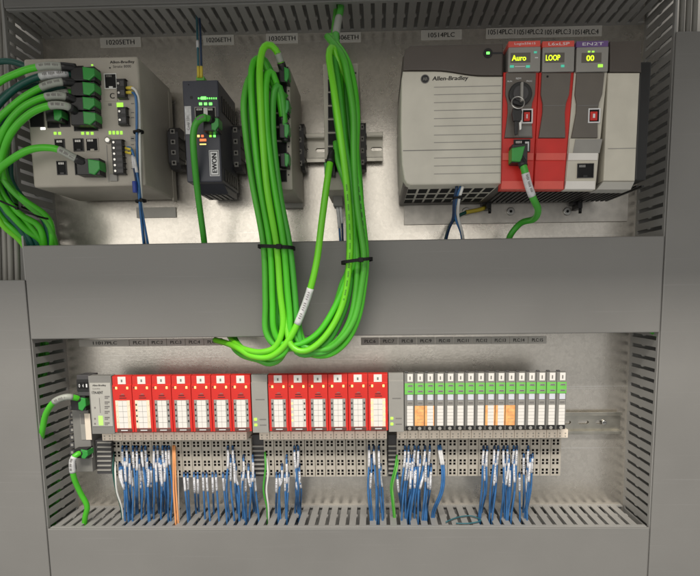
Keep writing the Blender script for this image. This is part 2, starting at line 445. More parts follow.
def terminal(parent, l, t, r, b, d, n, name='terminal_plug', dots=True, m='black_plastic'):
    x0, x1, z0, z1 = R4(l, t, r, b, d)
    q = MB(); q.box(x0, x1, d-1, d+7, z0, z1, m, .7)
    h = (z1-z0)/n
    for k in range(n):
        zc = z0+h*(k+.5)
        q.box(x0+(x1-x0)*.45, x1-.6, d+6.5, d+7.3, zc-h*.28, zc+h*.28, 'dark_grey')
        if dots: q.cyl((x0+(x1-x0)*.25, -(d+7.1), zc), min(1.3, h*.24), 1.2, 'steel', n=10)
    for k in range(n+1): q.box(x0-.5, x1+1.2, d-.5, d+6, z0+h*k-.35, z0+h*k+.35, m)
    return q.build(name, parent)
def tube_thing(name, label, cat, pts, r, m, group=None, n=10, step=5):
    q = MB(); P = [W(*p) for p in pts]; q.tube(P, r, m, n, step=step)
    return solo(q, name, label, cat, group, origin=P[-1])
def along(P, t):
    """point at fraction t of a polyline"""
    L = [(P[i+1]-P[i]).length for i in range(len(P)-1)]; s = t*sum(L)
    for i, l in enumerate(L):
        if s <= l: return P[i].lerp(P[i+1], s/l)
        s -= l
    return P[-1]
def catmull(P, k=10):
    out = []
    for i in range(len(P)-1):
        p1, p2 = P[i], P[i+1]; p0 = P[i-1] if i else p1*2-p2; p3 = P[i+2] if i+2 < len(P) else p2*2-p1
        for j in range(k):
            u = j/k; out.append(.5*((2*p1)+(p2-p0)*u+(2*p0-5*p1+4*p2-p3)*u*u+(3*p1-p0-3*p2+p3)*u**3))
    return out+[P[-1]]
def cable(label, pts, r=3.5, m='cable_lime', sleeves=(), plug=None, group='green network cables', boot=None, cat='network cable', sleeve_m='sleeve_grey', name='network_cable', step=4, marks=None):
    P = [W(*p) for p in pts]
    t = thing(name, label, cat, P[-1], group)
    q = MB(); q.tube(P, r, m, 12, step=step); q.build('sheath', t)
    C = catmull(P)
    for (a, c_) in sleeves:
        q = MB(); q.tube([along(C, a+(c_-a)*k/4) for k in range(5)], r+.35, sleeve_m, 12, step=3)
        # printed characters on the sleeve
        for k in range(2, 15):
            if k in (6, 11): continue
            p = along(C, a+(c_-a)*(k/17)); a_ = along(C, a+(c_-a)*(k/17)+.002)-p; a_.normalize(); h = Vector((a_.z, 0, -a_.x))*r*random.uniform(.28, .42)
            c0 = p+Vector((0, -(r+.55), 0)); u = a_*.45
            q.bm.faces.new([q.bm.verts.new(c0+v) for v in (u+h, u-h, -u-h, -u+h)]).material_index = q.mi('ink_grey')
        q.build('marker_sleeve', t)
    if marks:
        q = MB()
        for k in range(int(marks[2])):
            f = marks[0]+(marks[1]-marks[0])*k/marks[2]
            if k % 9 in (6, 7, 8): continue
            p = along(C, f); a = along(C, f+.002)-p; a.normalize(); h = Vector((a.z, 0, -a.x))*r*.2
            c0 = p+Vector((0, -(r*.96), 0)); u = a*.4
            q.bm.faces.new([q.bm.verts.new(c0+v+Vector((0, -.12, 0))) for v in (u+h, u-h, -u-h, -u+h)]).material_index = q.mi('ink')
        q.build('jacket_print', t)
    if boot:
        q = MB(); q.tube([along(C, 0), along(C, boot/2), along(C, boot)], r+.9, 'black_plastic', 12, step=3); q.build('boot', t)
    if plug:
        l, tt, rr, bb, d, style = plug
        x0, x1, z0, z1 = R4(l, tt, rr, bb, d); q = MB()
        if style == 'h':      # cable leaves to the left: black shell then green latch wedge
            q.poly([(x0, z0+.8), (x0, z1-.8), (x1-1, z1), (x1-1, z0)], d-15, d-1, 'black_plastic', .8)
            q.build('plug_shell', t); q = MB()
            xm = x0+(x1-x0)*.52; h = z1-z0
            q.poly([(xm, z0+h*.1), (xm, z1-h*.05), (x1, z1-h*.18), (x1, z0+h*.35), (x1-(x1-xm)*.5, z0)], d-14, d+1, 'green_plug', 1.0)
            q.build('plug_latch', t)
        else:                 # cable leaves downward
            q.poly([(x0, z0+.8), (x0, z1-.8), (x1, z1), (x1, z0)], d-15, d-1, 'black_plastic', .8)
            q.build('plug_shell', t); q = MB(); w = x1-x0
            q.poly([(x0-.8, z0+2), (x0-.8, z1-5), (x1-w*.2, z1-3), (x1-w*.45, z0+1)], d-14, d+1, 'green_plug', 1.0)
            q.build('plug_latch', t)
    return t
def zip_tie(label, px, py, d, w, depth, tilt=0.0, r=1.0):
    """a flat strap pulled tight round a bundle, with its lock head and cut tail"""
    c = W(px, py, d); o = thing('zip_tie', label, 'zip tie', c, 'black zip ties')
    q = MB(); i = q.mi('tie_black'); n = 28; rings = []
    for k in range(n):
        a = 2*math.pi*k/n; ca_, sa_ = math.cos(a), math.sin(a)
        ux, uy = math.copysign(abs(ca_)**.65, ca_), math.copysign(abs(sa_)**.65, sa_)
        ring = []
        for (t, h) in ((0, -1), (1, -1), (1, 1), (0, 1)):
            ring.append(q.bm.verts.new(c+Vector((ux*(w+t*1.1), -uy*(depth+t*1.1), ux*w*tilt+h*r*1.35))))
        rings.append(ring)
    for k in range(n):
        A, B = rings[k], rings[(k+1) % n]
        for j in range(4):
            f = q.bm.faces.new((A[j], A[(j+1) % 4], B[(j+1) % 4], B[j])); f.material_index = i; f.smooth = False
    bmesh.ops.recalc_face_normals(q.bm, faces=q.bm.faces)
    q.build('strap', o)
    q = MB(); k = r*1.9
    q.box(c.x+w*.12, c.x+w*.12+k*2.2, d+depth-.5, d+depth+2.6, c.z-k+w*.2*tilt, c.z+k+w*.2*tilt, 'tie_black', .5)
    q.box(c.x+w*.12-k*1.2, c.x+w*.12+.5, d+depth+1, d+depth+2, c.z-k*.6+w*.1*tilt, c.z+k*.2+w*.1*tilt, 'tie_black', .2); q.build('lock_head', o)
    return o

# ------------------------------------------------------------------ managed switch, upper left
D1 = 110
x0, x1, z0, z1 = R4(28, 57, 141.5, 186.5, D1)
sw = thing('network_switch', 'large beige managed switch at the upper left, green cables plugged in', 'network switch', ((x0+x1)/2, 0, z0))
q = MB(); q.box(x0, x1, 12, D1, z0, z1, 'beige_plastic', 3.0, 3); q.box(x0+6, x1-2, 8, 12, z0+5, z1-8, 'dark_grey'); q.build('housing', sw)
q = MB(); q.box(x1-2, x1+.8, 10, 22, z0-3, z1-6, 'beige_plastic', .5); q.box(x1-60, x1-5, .5, 2.5, z0-22, z0-8, 'tape_label', .3)
q.build('mounting_bracket', sw)
q = MB(); ptext(q, 'Allen-Bradley', 110, 60.5, 134.5, 64, D1, 'ink', bold=.12); q.build('lettering', sw)
q = MB(); ptext(q, 'Stratix 8000', 113, 65, 131, 67.6, D1, 'ink'); q.build('lettering', sw)
port(sw, 104.5, 73.5, 117, 89, D1, 'wire_white', 'console_port')
q = MB(); q.pbox(104.5, 90, 117, 101, D1+.7, 1, 'beige_plastic', .3); ptext(q, 'C', 110, 93, 114.5, 98.5, D1+.7, 'ink', bold=.15); q.build('console_cover', sw)
terminal(sw, 119.5, 81, 127.5, 99.5, D1, 2); terminal(sw, 120.5, 109, 129, 126, D1, 2)
for L_ in [(109, 67, 111, 68.6, 'ink'), (108, 103, 112, 106, 'ink_grey'), (91, 64, 93.5, 66, 'led_lime')]: led(sw, *L_[:4], D1, L_[4])
led(sw, 116, 102, 124, 108, D1, 'led_lime')
for k in range(4): led(sw, 108.5+k*3.8, 130.5, 111.5+k*3.8, 134.8, D1, 'led_lime')
for a in (53.5, 58, 81, 86, 90.5): led(sw, a, 131.5, a+3.4, 135, D1, 'led_lime')
led(sw, 40, 127, 46, 130, D1, 'led_white')
port(sw, 55, 139, 65, 149, D1); port(sw, 73.5, 138.5, 84, 151.5, D1); port(sw, 86, 138, 98.5, 151.5, D1, 'beige_plastic'); port(sw, 57, 161, 67, 175, D1); port(sw, 75, 160, 85, 175, D1); port(sw, 86, 160, 100, 175.5, D1, 'beige_plastic')
for (l, t_, r_, b_) in [(60, 107, 70, 127), (73, 66, 84, 81), (73, 81, 84, 96), (73, 96, 84, 110), (73, 110, 84, 125), (47, 108, 59, 128), (30, 108, 44, 127), (74, 122, 98, 131)]:
    port(sw, l, t_, r_, b_, D1, pins=False)
q = MB(); p = W(108.5, 140.5, D1); q.cyl((p.x, -(D1+1.5), p.z), 3.6, 4, 'steel', bev=1.2); q.build('thumb_screw', sw)
q = MB(); q.pbox(107.2, 145, 108, 182, D1+.4, .8, 'mid_grey'); q.pbox(117, 145, 117.8, 180, D1+.4, .8, 'mid_grey'); q.pbox(109.5, 173.5, 117, 181, D1+2, 2.5, 'mid_grey', .5); q.build('card_slot_cover', sw)
terminal(sw, 114.8, 141, 125.5, 175, D1, 6)
q = MB()
for i, y in enumerate([70, 75, 93, 107, 121]): q.pbox(98.3, y, 99.6, y+1.6, D1+.3, .5, 'ink')
for y in (103, 112, 117, 138, 144, 162, 168): q.pbox(131, y, 134, y+.9, D1+.3, .5, 'ink_grey')
q.pbox(130.5, 136, 138.5, 141, D1+.3, .5, 'mid_grey'); q.build('printed_marks', sw)

GC = 'green network cables'
BX = 127
bl = ['lime cable from the topmost plug of the big switch', 'dark teal cable second from the top at the big switch', 'lime cable third from the top at the big switch', 'dull green cable fourth from the top at the big switch',
      'lime cable fifth from the top at the big switch', 'lime cable sixth from the top at the big switch']
cable(bl[0], [(76, 68, D1+9), (62, 66.5, BX), (45, 66, BX+4), (20, 72, BX+4), (-8, 89, BX), (-24, 130, 112), (-18, 175, 100), (-2, 212, 86), (20, 238, 70), (38, 272, 50)], 3.7, sleeves=[(.04, .12)], boot=.045, plug=(70, 66, 95, 80.5, D1+15, 'h'))
cable(bl[1], [(74, 74, D1+5), (60, 74, BX-4), (35, 78, BX-4), (10, 93, BX-4), (-10, 120, BX-8), (-14, 165, 100), (0, 203, 86), (22, 232, 72), (40, 272, 50)], 3.9, 'cable_teal', sleeves=[(.02, .12)], sleeve_m='sleeve_white')
cable(bl[2], [(76, 83, D1+9), (60, 82, BX+3), (40, 88, BX+4), (15, 104, BX+2), (-8, 130, BX-4), (-20, 180, 95), (-10, 215, 80), (24, 236, 62), (36, 275, 50)], 3.7, sleeves=[(.04, .12)], boot=.045, plug=(70, 81, 95, 95.5, D1+15, 'h'))
cable(bl[3], [(74, 92, D1+5), (58, 94, BX-6), (38, 102, BX-6), (14, 118, BX-6), (-4, 143, BX-8), (-8, 180, 95), (8, 214, 84), (35, 240, 62), (40, 275, 50)], 3.7, 'cable_green', sleeves=[(.02, .1)], plug=(45, 108, 62, 121, D1+13, 'h'))
cable(bl[4], [(77, 101, D1+9), (62, 96, BX+3), (42, 98, BX+5), (20, 110, BX+4), (3, 133, BX), (-5, 165, 110), (2, 193, 98), (20, 214, 90), (40, 228, 75), (47, 260, 55)], 3.9, sleeves=[(.04, .12)], boot=.045, plug=(70, 96, 95, 110, D1+15, 'h'))
cable(bl[5], [(78, 113, D1+9), (66, 106, BX+5), (48, 106, BX+7), (28, 115, BX+6), (10, 135, BX+2), (2, 163, 118), (6, 183, 106), (24, 200, 98), (45, 215, 82), (52, 230, 70), (52, 262, 55)], 3.9, sleeves=[(.04, .12)], boot=.045, plug=(70, 110.5, 96, 125, D1+15, 'h'))
cable('lime cable looping from the lowest green plug of the big switch', [(85, 163, D1+10), (73, 157, BX), (55, 148.5, BX+5), (32, 149, BX+5), (12, 159, BX+2), (-2, 172, 120), (-5, 190, 108), (6, 208, 98), (24, 228, 80), (42, 244, 62), (46, 275, 50)], 3.9, sleeves=[(.03, .11)], boot=.04, plug=(76, 158, 100, 175, D1+15, 'h'))
cable('dark teal cable inside the tied bundle left of the big switch', [(14, 125, 104), (4, 150, 104), (0, 178, 96), (8, 200, 90), (24, 222, 78), (38, 244, 64), (42, 275, 52)], 3.9, 'cable_teal')
cable('thin lime cable lowest in the tied bundle left of the big switch', [(-14, 180, 88), (-4, 212, 84), (14, 230, 78), (33, 249, 62), (42, 280, 50)], 3.5)
cable('dark teal cable arching above all others at the far upper left', [(-10, 64, 96), (4, 61, 98), (18, 63, 98), (30, 70, 94), (34, 84, 80)], 3.4, 'cable_teal')
cable('green cable hanging behind the bundle in the left duct opening', [(2, 118, 62), (-1, 150, 60), (6, 185, 58), (22, 215, 56), (40, 275, 50)], 3.6, 'cable_green')
cable('dark teal cable close to the frame edge in the tied bundle', [(-12, 105, 100), (-9, 140, 100), (-6, 180, 94), (4, 210, 86), (22, 232, 74), (36, 266, 54)], 3.7, 'cable_teal')
cable('lime cable between two teal ones in the tied bundle', [(6, 118, 112), (-3, 145, 112), (-4, 176, 104), (6, 200, 94), (26, 221, 80), (43, 246, 62), (46, 278, 50)], 3.6)
cable('green cable nearest the slotted wall in the tied bundle', [(8, 140, 100), (5, 170, 98), (16, 193, 92), (34, 210, 82), (49, 226, 70), (53, 258, 54)], 3.5, 'cable_green')
cable('dark teal cable under the upper lime cable at the big switch', [(66, 88, D1+3), (50, 90, BX-10), (28, 99, BX-10), (6, 118, BX-12), (-8, 150, 106), (-2, 190, 92), (16, 220, 80), (34, 250, 60)], 3.6, 'cable_teal')
cable('pale lime cable swinging out lowest left in the tied bundle', [(-14, 150, 96), (-10, 195, 92), (2, 224, 84), (22, 243, 70), (38, 272, 50)], 3.5, 'cable_bright')
cable('green cable crossing over the tied bundle near the tie', [(2, 140, 116), (-2, 168, 112), (10, 188, 106), (30, 207, 94), (47, 222, 78), (56, 246, 60), (56, 276, 48)], 3.5, 'cable_mid')
cable('second dark teal cable low in the tied bundle beside the duct wall', [(10, 158, 94), (12, 182, 92), (28, 204, 86), (44, 220, 74), (50, 246, 60), (50, 276, 50)], 3.5, 'cable_teal')
cable('dark teal cable behind the lime ones at the left frame edge', [(40, 84, 108), (18, 88, 112), (0, 100, 110), (-10, 130, 104), (-8, 170, 96), (8, 206, 84), (28, 236, 70), (42, 272, 50)], 3.5, 'cable_teal')
zip_tie('black zip tie round the green bundle left of the big switch', 22, 208.5, 90, 27, 16, -.45, .8)

# grey cables standing in the open part of the left duct and at the right
for i, (a, r_) in enumerate([(2.5, 3.0), (8, 3.8), (14.5, 3.4), (-4, 3.6)]):
    tube_thing('power_cable', [ 'second grey cable from the left edge in the open duct', 'thick grey cable third from the left edge in the open duct', 'grey cable nearest the slotted wall in the open left duct', 'grey cable at the very left edge of the open duct'][i],
               'cable', [(a-5, -20, 58), (a-1, 60, 56), (a, 150, 54), (a+2, 230, 52), (a+4, 300, 45)], r_, 'cable_grey', 'grey cables in the left duct')
for i, a in enumerate([681, 687.5, 694]):
    tube_thing('power_cable', ORD[i]+' grey cable from the left in the open top of the right duct', 'cable', [(a+2, -20, 66), (a+1, 10, 64), (a, 32, 60), (a-3, 90, 50)], 3.2, 'cable_grey', 'grey cables in the right duct')

# wires at the right side of the switch
def wire(label, pts, r=1.3, m='wire_blue', sleeves=(), group='thin wires', ferrule=None, step=5, sm='sleeve_white', cat='wire'):
    P = [W(*p) for p in pts]
    t = thing('wire', label, cat, P[-1], group)
    q = MB(); q.tube(P, r, m, 7, step=step); q.build('insulation', t)
    C = catmull(P, 5)
    for a, c_ in sleeves:
        q = MB(); q.tube([along(C, a+(c_-a)*k/3) for k in range(4)], r+.45, sm, 8, step=6); q.build('marker_sleeve', t)
    if ferrule:
        q = MB(); q.tube([along(C, 0), along(C, ferrule[0])], r+.4, ferrule[1], 8, step=6); q.build('ferrule', t)
    return t
G1 = 'wires from the big switch'
wire('white wire from the upper two pole plug of the big switch', [(127, 88, D1+5), (133, 88, D1+12), (138, 96, D1+10), (139.5, 120, D1+4), (141, 190, D1+1), (147, 252, 60)], 1.4, 'wire_white', group=G1, ferrule=(.05, 'wire_yellow'))
wire('blue wire from the upper two pole plug of the big switch', [(127, 92.5, D1+5), (134, 93, D1+12), (136.5, 105, D1+10), (137, 150, D1+4), (139.5, 200, D1), (144.5, 252, 60)], 1.4, 'wire_blue', group=G1, ferrule=(.05, 'wire_yellow'))
wire('blue wire beside the white one hanging right of the big switch', [(126, 148, D1+5), (131, 148, D1+10), (134.5, 160, D1+10), (139, 185, D1+5), (142, 210, D1-10), (149.5, 252, 60)], 1.4, 'wire_blue', group=G1, ferrule=(.08, 'wire_yellow'), sleeves=[(.14, .26)])
wire('pale wire from the six pole plug of the big switch', [(126, 152, D1+5), (132, 153, D1+10), (133.5, 165, D1+10), (136, 180, D1+6), (140, 205, D1-5), (146, 252, 60)], 1.3, 'wire_dark_blue', group=G1, ferrule=(.08, 'wire_yellow'), sleeves=[(.1, .2)])
q = MB(); p = W(134.8, 187, D1+8); q.cyl((p.x, p.y, p.z), 2.6, 13, 'ferrule_blue', 'z', bev=.5); solo(q, 'wire_splice', 'blue crimp splice on the wires at the lower right of the big switch', 'splice')
zip_tie('small black zip tie on the wires beside the switch plugs', 138.5, 132, D1+4, 4.6, 3.6, .1, .9)
zip_tie('small black zip tie on the wires just below the big switch', 141, 201, D1-4, 5, 4, .1, 1.0)

# ------------------------------------------------------------------ rail end clamps
def end_clamp(label, l, t, r, b, d=38):
    x0, x1, z0, z1 = R4(l, t, r, b, d)
    o = thing('end_stop', label, 'end stop', ((x0+x1)/2, 0, z0), 'dark blocks clipped on the upper rail')
    q = MB(); w = x1-x0; h = (z1-z0)
    q.prof([(13, z0), (d-8, z0), (d, z0+7), (d, z1-7), (d-8, z1), (13, z1)], x0, x1, 'dark_grey')
    for k in range(1, 4): q.box(x0-.8, x1+.8, 14, d-3, z0+h*k/4-.5, z0+h*k/4+.5, 'black_plastic')
    q.build('body', o)
    for k in range(4):
        zc = z0+h*(k+.5)/4; q = MB(); q.box((x0+x1)/2-w*.22, (x0+x1)/2+w*.22, d-2, d+.4, zc-h*.055, zc+h*.055, 'mid_grey', .3); q.cyl(((x0+x1)/2, -(d+.5), zc), w*.12, .6, 'hole_black', n=10); q.build('clamp_screw', o)
    return o
end_clamp('dark clamp block between the big switch and the dark gateway', 168, 126, 178.5, 168)
end_clamp('dark clamp block right of the dark gateway', 231, 124, 240.5, 170)
end_clamp('dark clamp block between the two narrow switches', 295.5, 122, 304, 169)
end_clamp('dark clamp block right of the second narrow switch', 359, 121, 366, 168)

# ------------------------------------------------------------------ gateway
D2 = 92
x0, x1, z0, z1 = R4(184.5, 80, 220, 182, D2)
gw = thing('industrial_gateway', 'narrow dark grey gateway with glowing green indicators', 'gateway', ((x0+x1)/2, 0, z0))
q = MB(); q.box(x0, x1, 14, D2, z0, z1, 'gateway_blue_grey', 1.4)
q.prof([(16, z0-8), (D2-34, z0-8), (D2-12, z0), (16, z0)], x0+4, x1-2, 'gateway_blue_grey'); q.build('housing', gw)
for (za, zb2) in ((z0+4, z0+18), (z1-32, z1-14)):
    q = MB()
    for k in range(7): q.box(x1-.5, x1+.9, 20+k*9, 25+k*9, za, zb2, 'black_plastic')
    q.box(x1-.4, x1+.2, 19, 80, za-1, za, 'black_plastic'); q.build('vent_grille', gw)
q = MB()
for k in range(5): q.box(x0+5+k*7, x0+9+k*7, 20, 55, z0-9, z0-7.4, 'black_plastic')
q.box(x0+4, x0+38, 20, 22, z0-8.8, z0-7.6, 'black_plastic'); q.build('vent_grille', gw)
q = MB()
for k in range(9): q.pbox(198+k*2.2, 97.4, 199+k*2.2, 99, D2+.4, .6, 'led_green')
q.pbox(201, 96.4, 206, 99.4, D2+.5, .6, 'led_green'); q.pbox(199, 102.4, 202, 105, D2+.4, .6, 'led_green'); q.pbox(204, 102.4, 207, 105, D2+.4, .6, 'led_green'); q.pbox(209, 102.4, 212, 105, D2+.4, .6, 'led_green')
q.build('indicator_row', gw)
port(gw, 195, 107, 205.2, 121, D2, 'mid_grey'); port(gw, 205.4, 107, 216, 121, D2, 'mid_grey')
q = MB(); q.pbox(203.5, 108, 207.5, 115, D2+1.2, .6, 'wire_white'); q.build('port_divider', gw)
for a, m_ in ((197, 'led_amber'), (201, 'led_red'), (209, 'led_lime'), (213, 'led_green')): led(gw, a, 134.6, a+3, 137.4, D2, m_)
led(gw, 199, 138.5, 207, 141.5, D2, 'led_red'); led(gw, 199, 143.4, 207, 145, D2, 'led_amber')
q = MB(); q.pbox(185, 106, 191.5, 134, D2+.5, .6, 'sleeve_white', .2); ptext(q, 'Cosy 131', 186.8, 116, 190, 130, D2+.5, 'ink', rot=math.pi/2); q.build('sticker', gw)
q = MB(); q.pbox(209.3, 150, 219.2, 176, D2+.5, .6, 'ink_white', .25); q.pbox(210, 150.8, 218.5, 175.2, D2+.7, .3, 'dark_grey'); q.pbox(210.6, 151.5, 217.9, 174.5, D2+.9, .3, 'ink_white')
ptext(q, 'EWON', 212, 153.5, 216.8, 172.5, D2+.9, 'ink', rot=math.pi/2, bold=.35); q.build('name_badge', gw)
q = MB(); q.pbox(188, 84, 189, 85, D2+.3, .5, 'hole_black'); q.pbox(190, 96, 192.5, 98.5, D2+.4, .6, 'black_plastic'); q.build('reset_button', gw)
q = MB(); q.pbox(196, 76, 204, 80.2, D2-8, 12, 'green_band', .6); q.build('power_plug', gw)
cable('green cable curving from the gateway port down behind the middle duct', [(214, 121, D2+12), (205, 117.5, D2+21), (197, 122, D2+22), (193.5, 133, D2+20), (194, 155, D2+15), (198, 195, D2-5), (204, 240, 60), (205, 255, 52)], 3.8, 'cable_green', boot=.04, plug=(203, 116, 219, 131, D2+15, 'h'), sleeves=[(.06, .12)], sleeve_m='cable_green')
wire('teal wire rising from the gateway into the top duct', [(198.5, 78, D2-8), (198, 55, 80), (197, 25, 50), (196.5, 8, 40), (197, -10, 40)], 1.4, 'wire_teal', group='wires above the gateway', ferrule=(.1, 'wire_yellow'), sleeves=[(.3, .4)])
wire('blue wire rising beside the teal one above the gateway', [(201.5, 78, D2-8), (201, 55, 80), (200, 25, 50), (198.5, 8, 40), (199, -10, 40)], 1.4, 'wire_dark_blue', group='wires above the gateway', ferrule=(.1, 'wire_yellow'))

# ------------------------------------------------------------------ two narrow switches
def narrow_switch(label, l, t, r, b, d=108):
    x0, x1, z0, z1 = R4(l, t, r, b, d)
    o = thing('narrow_switch', label, 'network switch', ((x0+x1)/2, 0, z0), 'narrow beige switches')
    q = MB(); q.box(x0, x1, 14, d, z0, z1, 'beige_plastic', 1.5); q.build('housing', o)
    return o, x0, x1, z0, z1
n1, x0, x1, z0, z1 = narrow_switch('narrow beige switch behind the left loop of green cables', 265, 66, 291, 190)
for k in range(8):
    port(n1, 276, 72+k*14, 287, 84+k*14, 108, pins=False)
q = MB()
for k in range(8): q.pbox(288, 76+k*14, 289.2, 77.5+k*14, 108.4, .5, 'ink')
q.box(x0+4, x1-2, 0.5, 14, z0-6, z0+4, 'mid_grey', .5); q.build('printed_marks', n1)
n2, x0, x1, z0, z1 = narrow_switch('narrow beige switch behind the right loop of green cables', 324, 63, 359, 190)
for k in range(8):
    port(n2, 341, 66+k*13.5, 350.5, 78+k*13.5, 108, pins=False); port(n2, 328, 66+k*13.5, 338, 78+k*13.5, 108, pins=False)
q = MB()
for k in range(12): q.pbox(355, 72+k*9, 356.2, 73.6+k*9, 108.4, .5, 'ink')
q.build('printed_marks', n2)
led(n2, 326, 168.5, 330, 171.5, 110, 'led_green')
q = MB(); q.pbox(333, 188, 342.5, 206, 70, 22, 'grey_plastic', .8); q.pbox(336, 190, 340, 194, 70.5, 1, 'wire_yellow'); q.build('power_plug', n2)
wire('blue wire below the second narrow switch', [(337, 204, 62), (339, 222, 60), (341, 252, 55)], 1.5, 'wire_blue', group='wires below the second narrow switch', sleeves=[(.05, .5)])
wire('dark wire below the second narrow switch', [(340, 204, 62), (342, 222, 60), (343, 252, 55)], 1.5, 'wire_dark_blue', group='wires below the second narrow switch', sleeves=[(.05, .4)])

# coiled green cables in front of the middle duct
RC = 3.75
K = 128
LL = [
 ('leftmost green cable of the left loop', [(282, 98, 116), (266, 84, 122), (252, 76, 128), (245, 94, 132), (244.5, 120, 132), (252, 180, 126), (263.5, 245, 118), (265.5, 300, 114), (266, 332, 110), (278, 347, 108), (296, 348, 106), (314, 341, 108), (331, 318, 110), (342, 285, 112), (349, 262, 116), (347, 190, 120), (337, 120, 122), (331, 60, 124), (333, 42, 116), (336, 15, 62), (338, -8, 40)], 'cable_lime'),
 ('green cable second from the left in the left loop', [(284, 110, 116), (270, 76, 126), (260, 59, 132), (252, 68, 136), (252.5, 110, 136), (259.5, 180, 132), (270, 245, 122), (272.5, 300, 117), (274, 330, 114), (283, 344, 112), (300, 344, 113), (319, 332, 115), (336, 305, 118), (348, 275, 119), (354, 255, 120), (352, 190, 126), (344, 130, 126), (340, 80, 122), (341, 70, 112)], 'cable_lime'),
 ('tall green cable arching highest in the left loop', [(284, 72, 116), (276, 50, 128), (267, 45, 134), (261, 56, 138), (260, 90, 140), (266, 180, 138), (276.5, 245, 126), (280, 290, 121), (283, 325, 117), (276, 346, 113), (262, 352, 109), (247, 350, 100), (237, 345, 80), (230, 337, 45)], 'cable_lime'),
 ('green cable fourth from the left in the left loop', [(284, 126, 116), (276, 82, 128), (270, 72, 134), (266, 84, 136), (267, 130, 136), (273, 180, 134), (283, 240, 126), (287.5, 290, 120), (290, 325, 116), (286, 350, 112), (274, 358, 110), (259, 355, 106), (246, 351, 96), (238, 344, 72), (233, 335, 40)], 'cable_lime'),
 ('green cable fifth from the left in the left loop', [(286, 142, 114), (282, 96, 124), (277, 86, 130), (273, 100, 130), (273.5, 140, 130), (280, 195, 127), (289.5, 245, 121), (294.5, 290, 116), (297.5, 325, 113), (302, 345, 112), (313, 353, 112), (329, 350, 112), (345, 333, 112), (356, 300, 114), (361, 262, 114), (361, 210, 118), (358, 165, 120), (352, 120, 118), (347, 100, 112)], 'cable_green'),
 ('lime cable at the front of the right loop', [(347, 86, 112), (340, 66, 124), (333, 48, 128), (329, 56, 134), (334, 90, 140), (341, 140, 141), (347, 190, 136), (350, 245, 128), (346, 290, 122), (337, 318, 120), (322, 340, 120), (305, 351, 120), (291, 345, 118), (286, 320, 114), (281, 285, 112), (273, 245, 112), (265, 190, 118), (259, 150, 118)], 'cable_lime'),
 ('green cable at the right edge of the right loop', [(330, 36, 108), (345, 56, 124), (353, 80, 126), (357, 115, 128), (356, 160, 126), (361, 205, 122), (366, 255, 118), (364, 285, 116), (358, 318, 114), (346, 342, 112), (328, 355, 108), (308, 352, 106), (297, 330, 106), (288, 290, 108), (280, 245, 110), (270, 180, 118)], 'cable_green'),
 ('inner green cable of the right loop tied to its middle', [(336, 142, 116), (338, 160, 122), (346, 185, 124), (352, 215, 122), (357, 255, 120), (356, 290, 118), (350, 320, 116), (336, 342, 113), (316, 349, 110), (302, 338, 108), (295, 300, 108), (287, 250, 110), (277, 190, 118)], 'cable_lime'),
 ('green cable hidden deepest in the right loop', [(345, 120, 110), (345, 150, 114), (350, 190, 114), (353, 225, 112), (359, 262, 110), (359, 295, 108), (352, 325, 106), (338, 345, 104), (318, 355, 102), (300, 350, 102), (286, 340, 104), (276, 300, 106), (267, 250, 110), (256, 180, 120), (250, 130, 122)], 'cable_green'),
]
def nudge(pts, dx, dd, wob=1.4, ph=0.0, widen=0.0):
    """a neighbouring strand of the same coil"""
    n = len(pts); out = []
    for k, (x_, y_, d_) in enumerate(pts):
        f = math.sin(math.pi*min(1, max(0, (k-.5)/(n-2))))
        tied = 1-math.exp(-((y_-250)/26.0)**2)
        low = max(0, (y_-320)/40.0)
        out.append((x_+dx*(.55+.45*tied)+wob*tied*math.sin(k*1.9+ph), y_+widen*low+wob*.6*tied*math.cos(k*1.4+ph)*f, d_+dd))
    return out
LL += [
 ('green strand tucked behind the leftmost strand of the left loop', nudge(LL[0][1], 3.5, -8, ph=1, widen=-4), 'cable_green'),
 ('green strand tucked behind the middle of the left loop', nudge(LL[1][1], 3.8, -9, ph=2, widen=5), 'cable_green'),
 ('lime strand between the middle and right strands of the left loop', nudge(LL[3][1][2:], -2.8, -7, ph=3, widen=6), 'cable_lime'),
 ('lime strand just left of the rightmost strand of the right loop', nudge(LL[6][1], -3.6, 6, ph=.5, widen=-6), 'cable_lime'),
 ('green strand behind the front strand of the right loop', nudge(LL[5][1], 4.5, -9, ph=1.5, widen=5), 'cable_green'),
]
LM = ['cable_mid', 'cable_lime', 'cable_bright', 'cable_lime', 'cable_green', 'cable_bright', 'cable_lime', 'cable_mid', 'cable_green', 'cable_green', 'cable_green', 'cable_mid', 'cable_mid', 'cable_green']
for i, (lb, pts, m_) in enumerate(LL):
    m_ = LM[i]
    tp = None
    if i in (0, 2, 3): tp = None
    if i == 2: cable(lb, pts, RC, m_, plug=(279, 66, 289, 82, 122, 'h'), boot=.02, sleeves=[(.022, .04)])
    elif i == 1: cable(lb, pts, RC, m_, plug=(279, 98, 289, 114, 122, 'h'), boot=.015)
    elif i == 3: cable(lb, pts, RC, m_, plug=(279, 122, 289, 138, 122, 'h'), boot=.02)
    elif i == 4: cable(lb, pts, RC, m_, plug=(280, 152, 289, 167, 122, 'h'), boot=.015)
    else: cable(lb, pts, RC, m_, marks={6: (.2, .45, 150), 5: (.3, .5, 110)}.get(i))
cable('single pale green cable with white printed sleeve between the two loops', [(333, 152, 118), (330, 163, 124), (326, 190, 128), (322, 220, 128), (316, 265, 126), (306, 302, 122), (290, 338, 118), (272, 356, 112), (252, 356, 104), (238, 348, 92), (226, 343, 60), (215, 340, 40)], 3.9, 'cable_bright', sleeves=[(.42, .54)], sleeve_m='sleeve_white', plug=(325, 158, 335, 176, 118, 'v'), boot=.04)
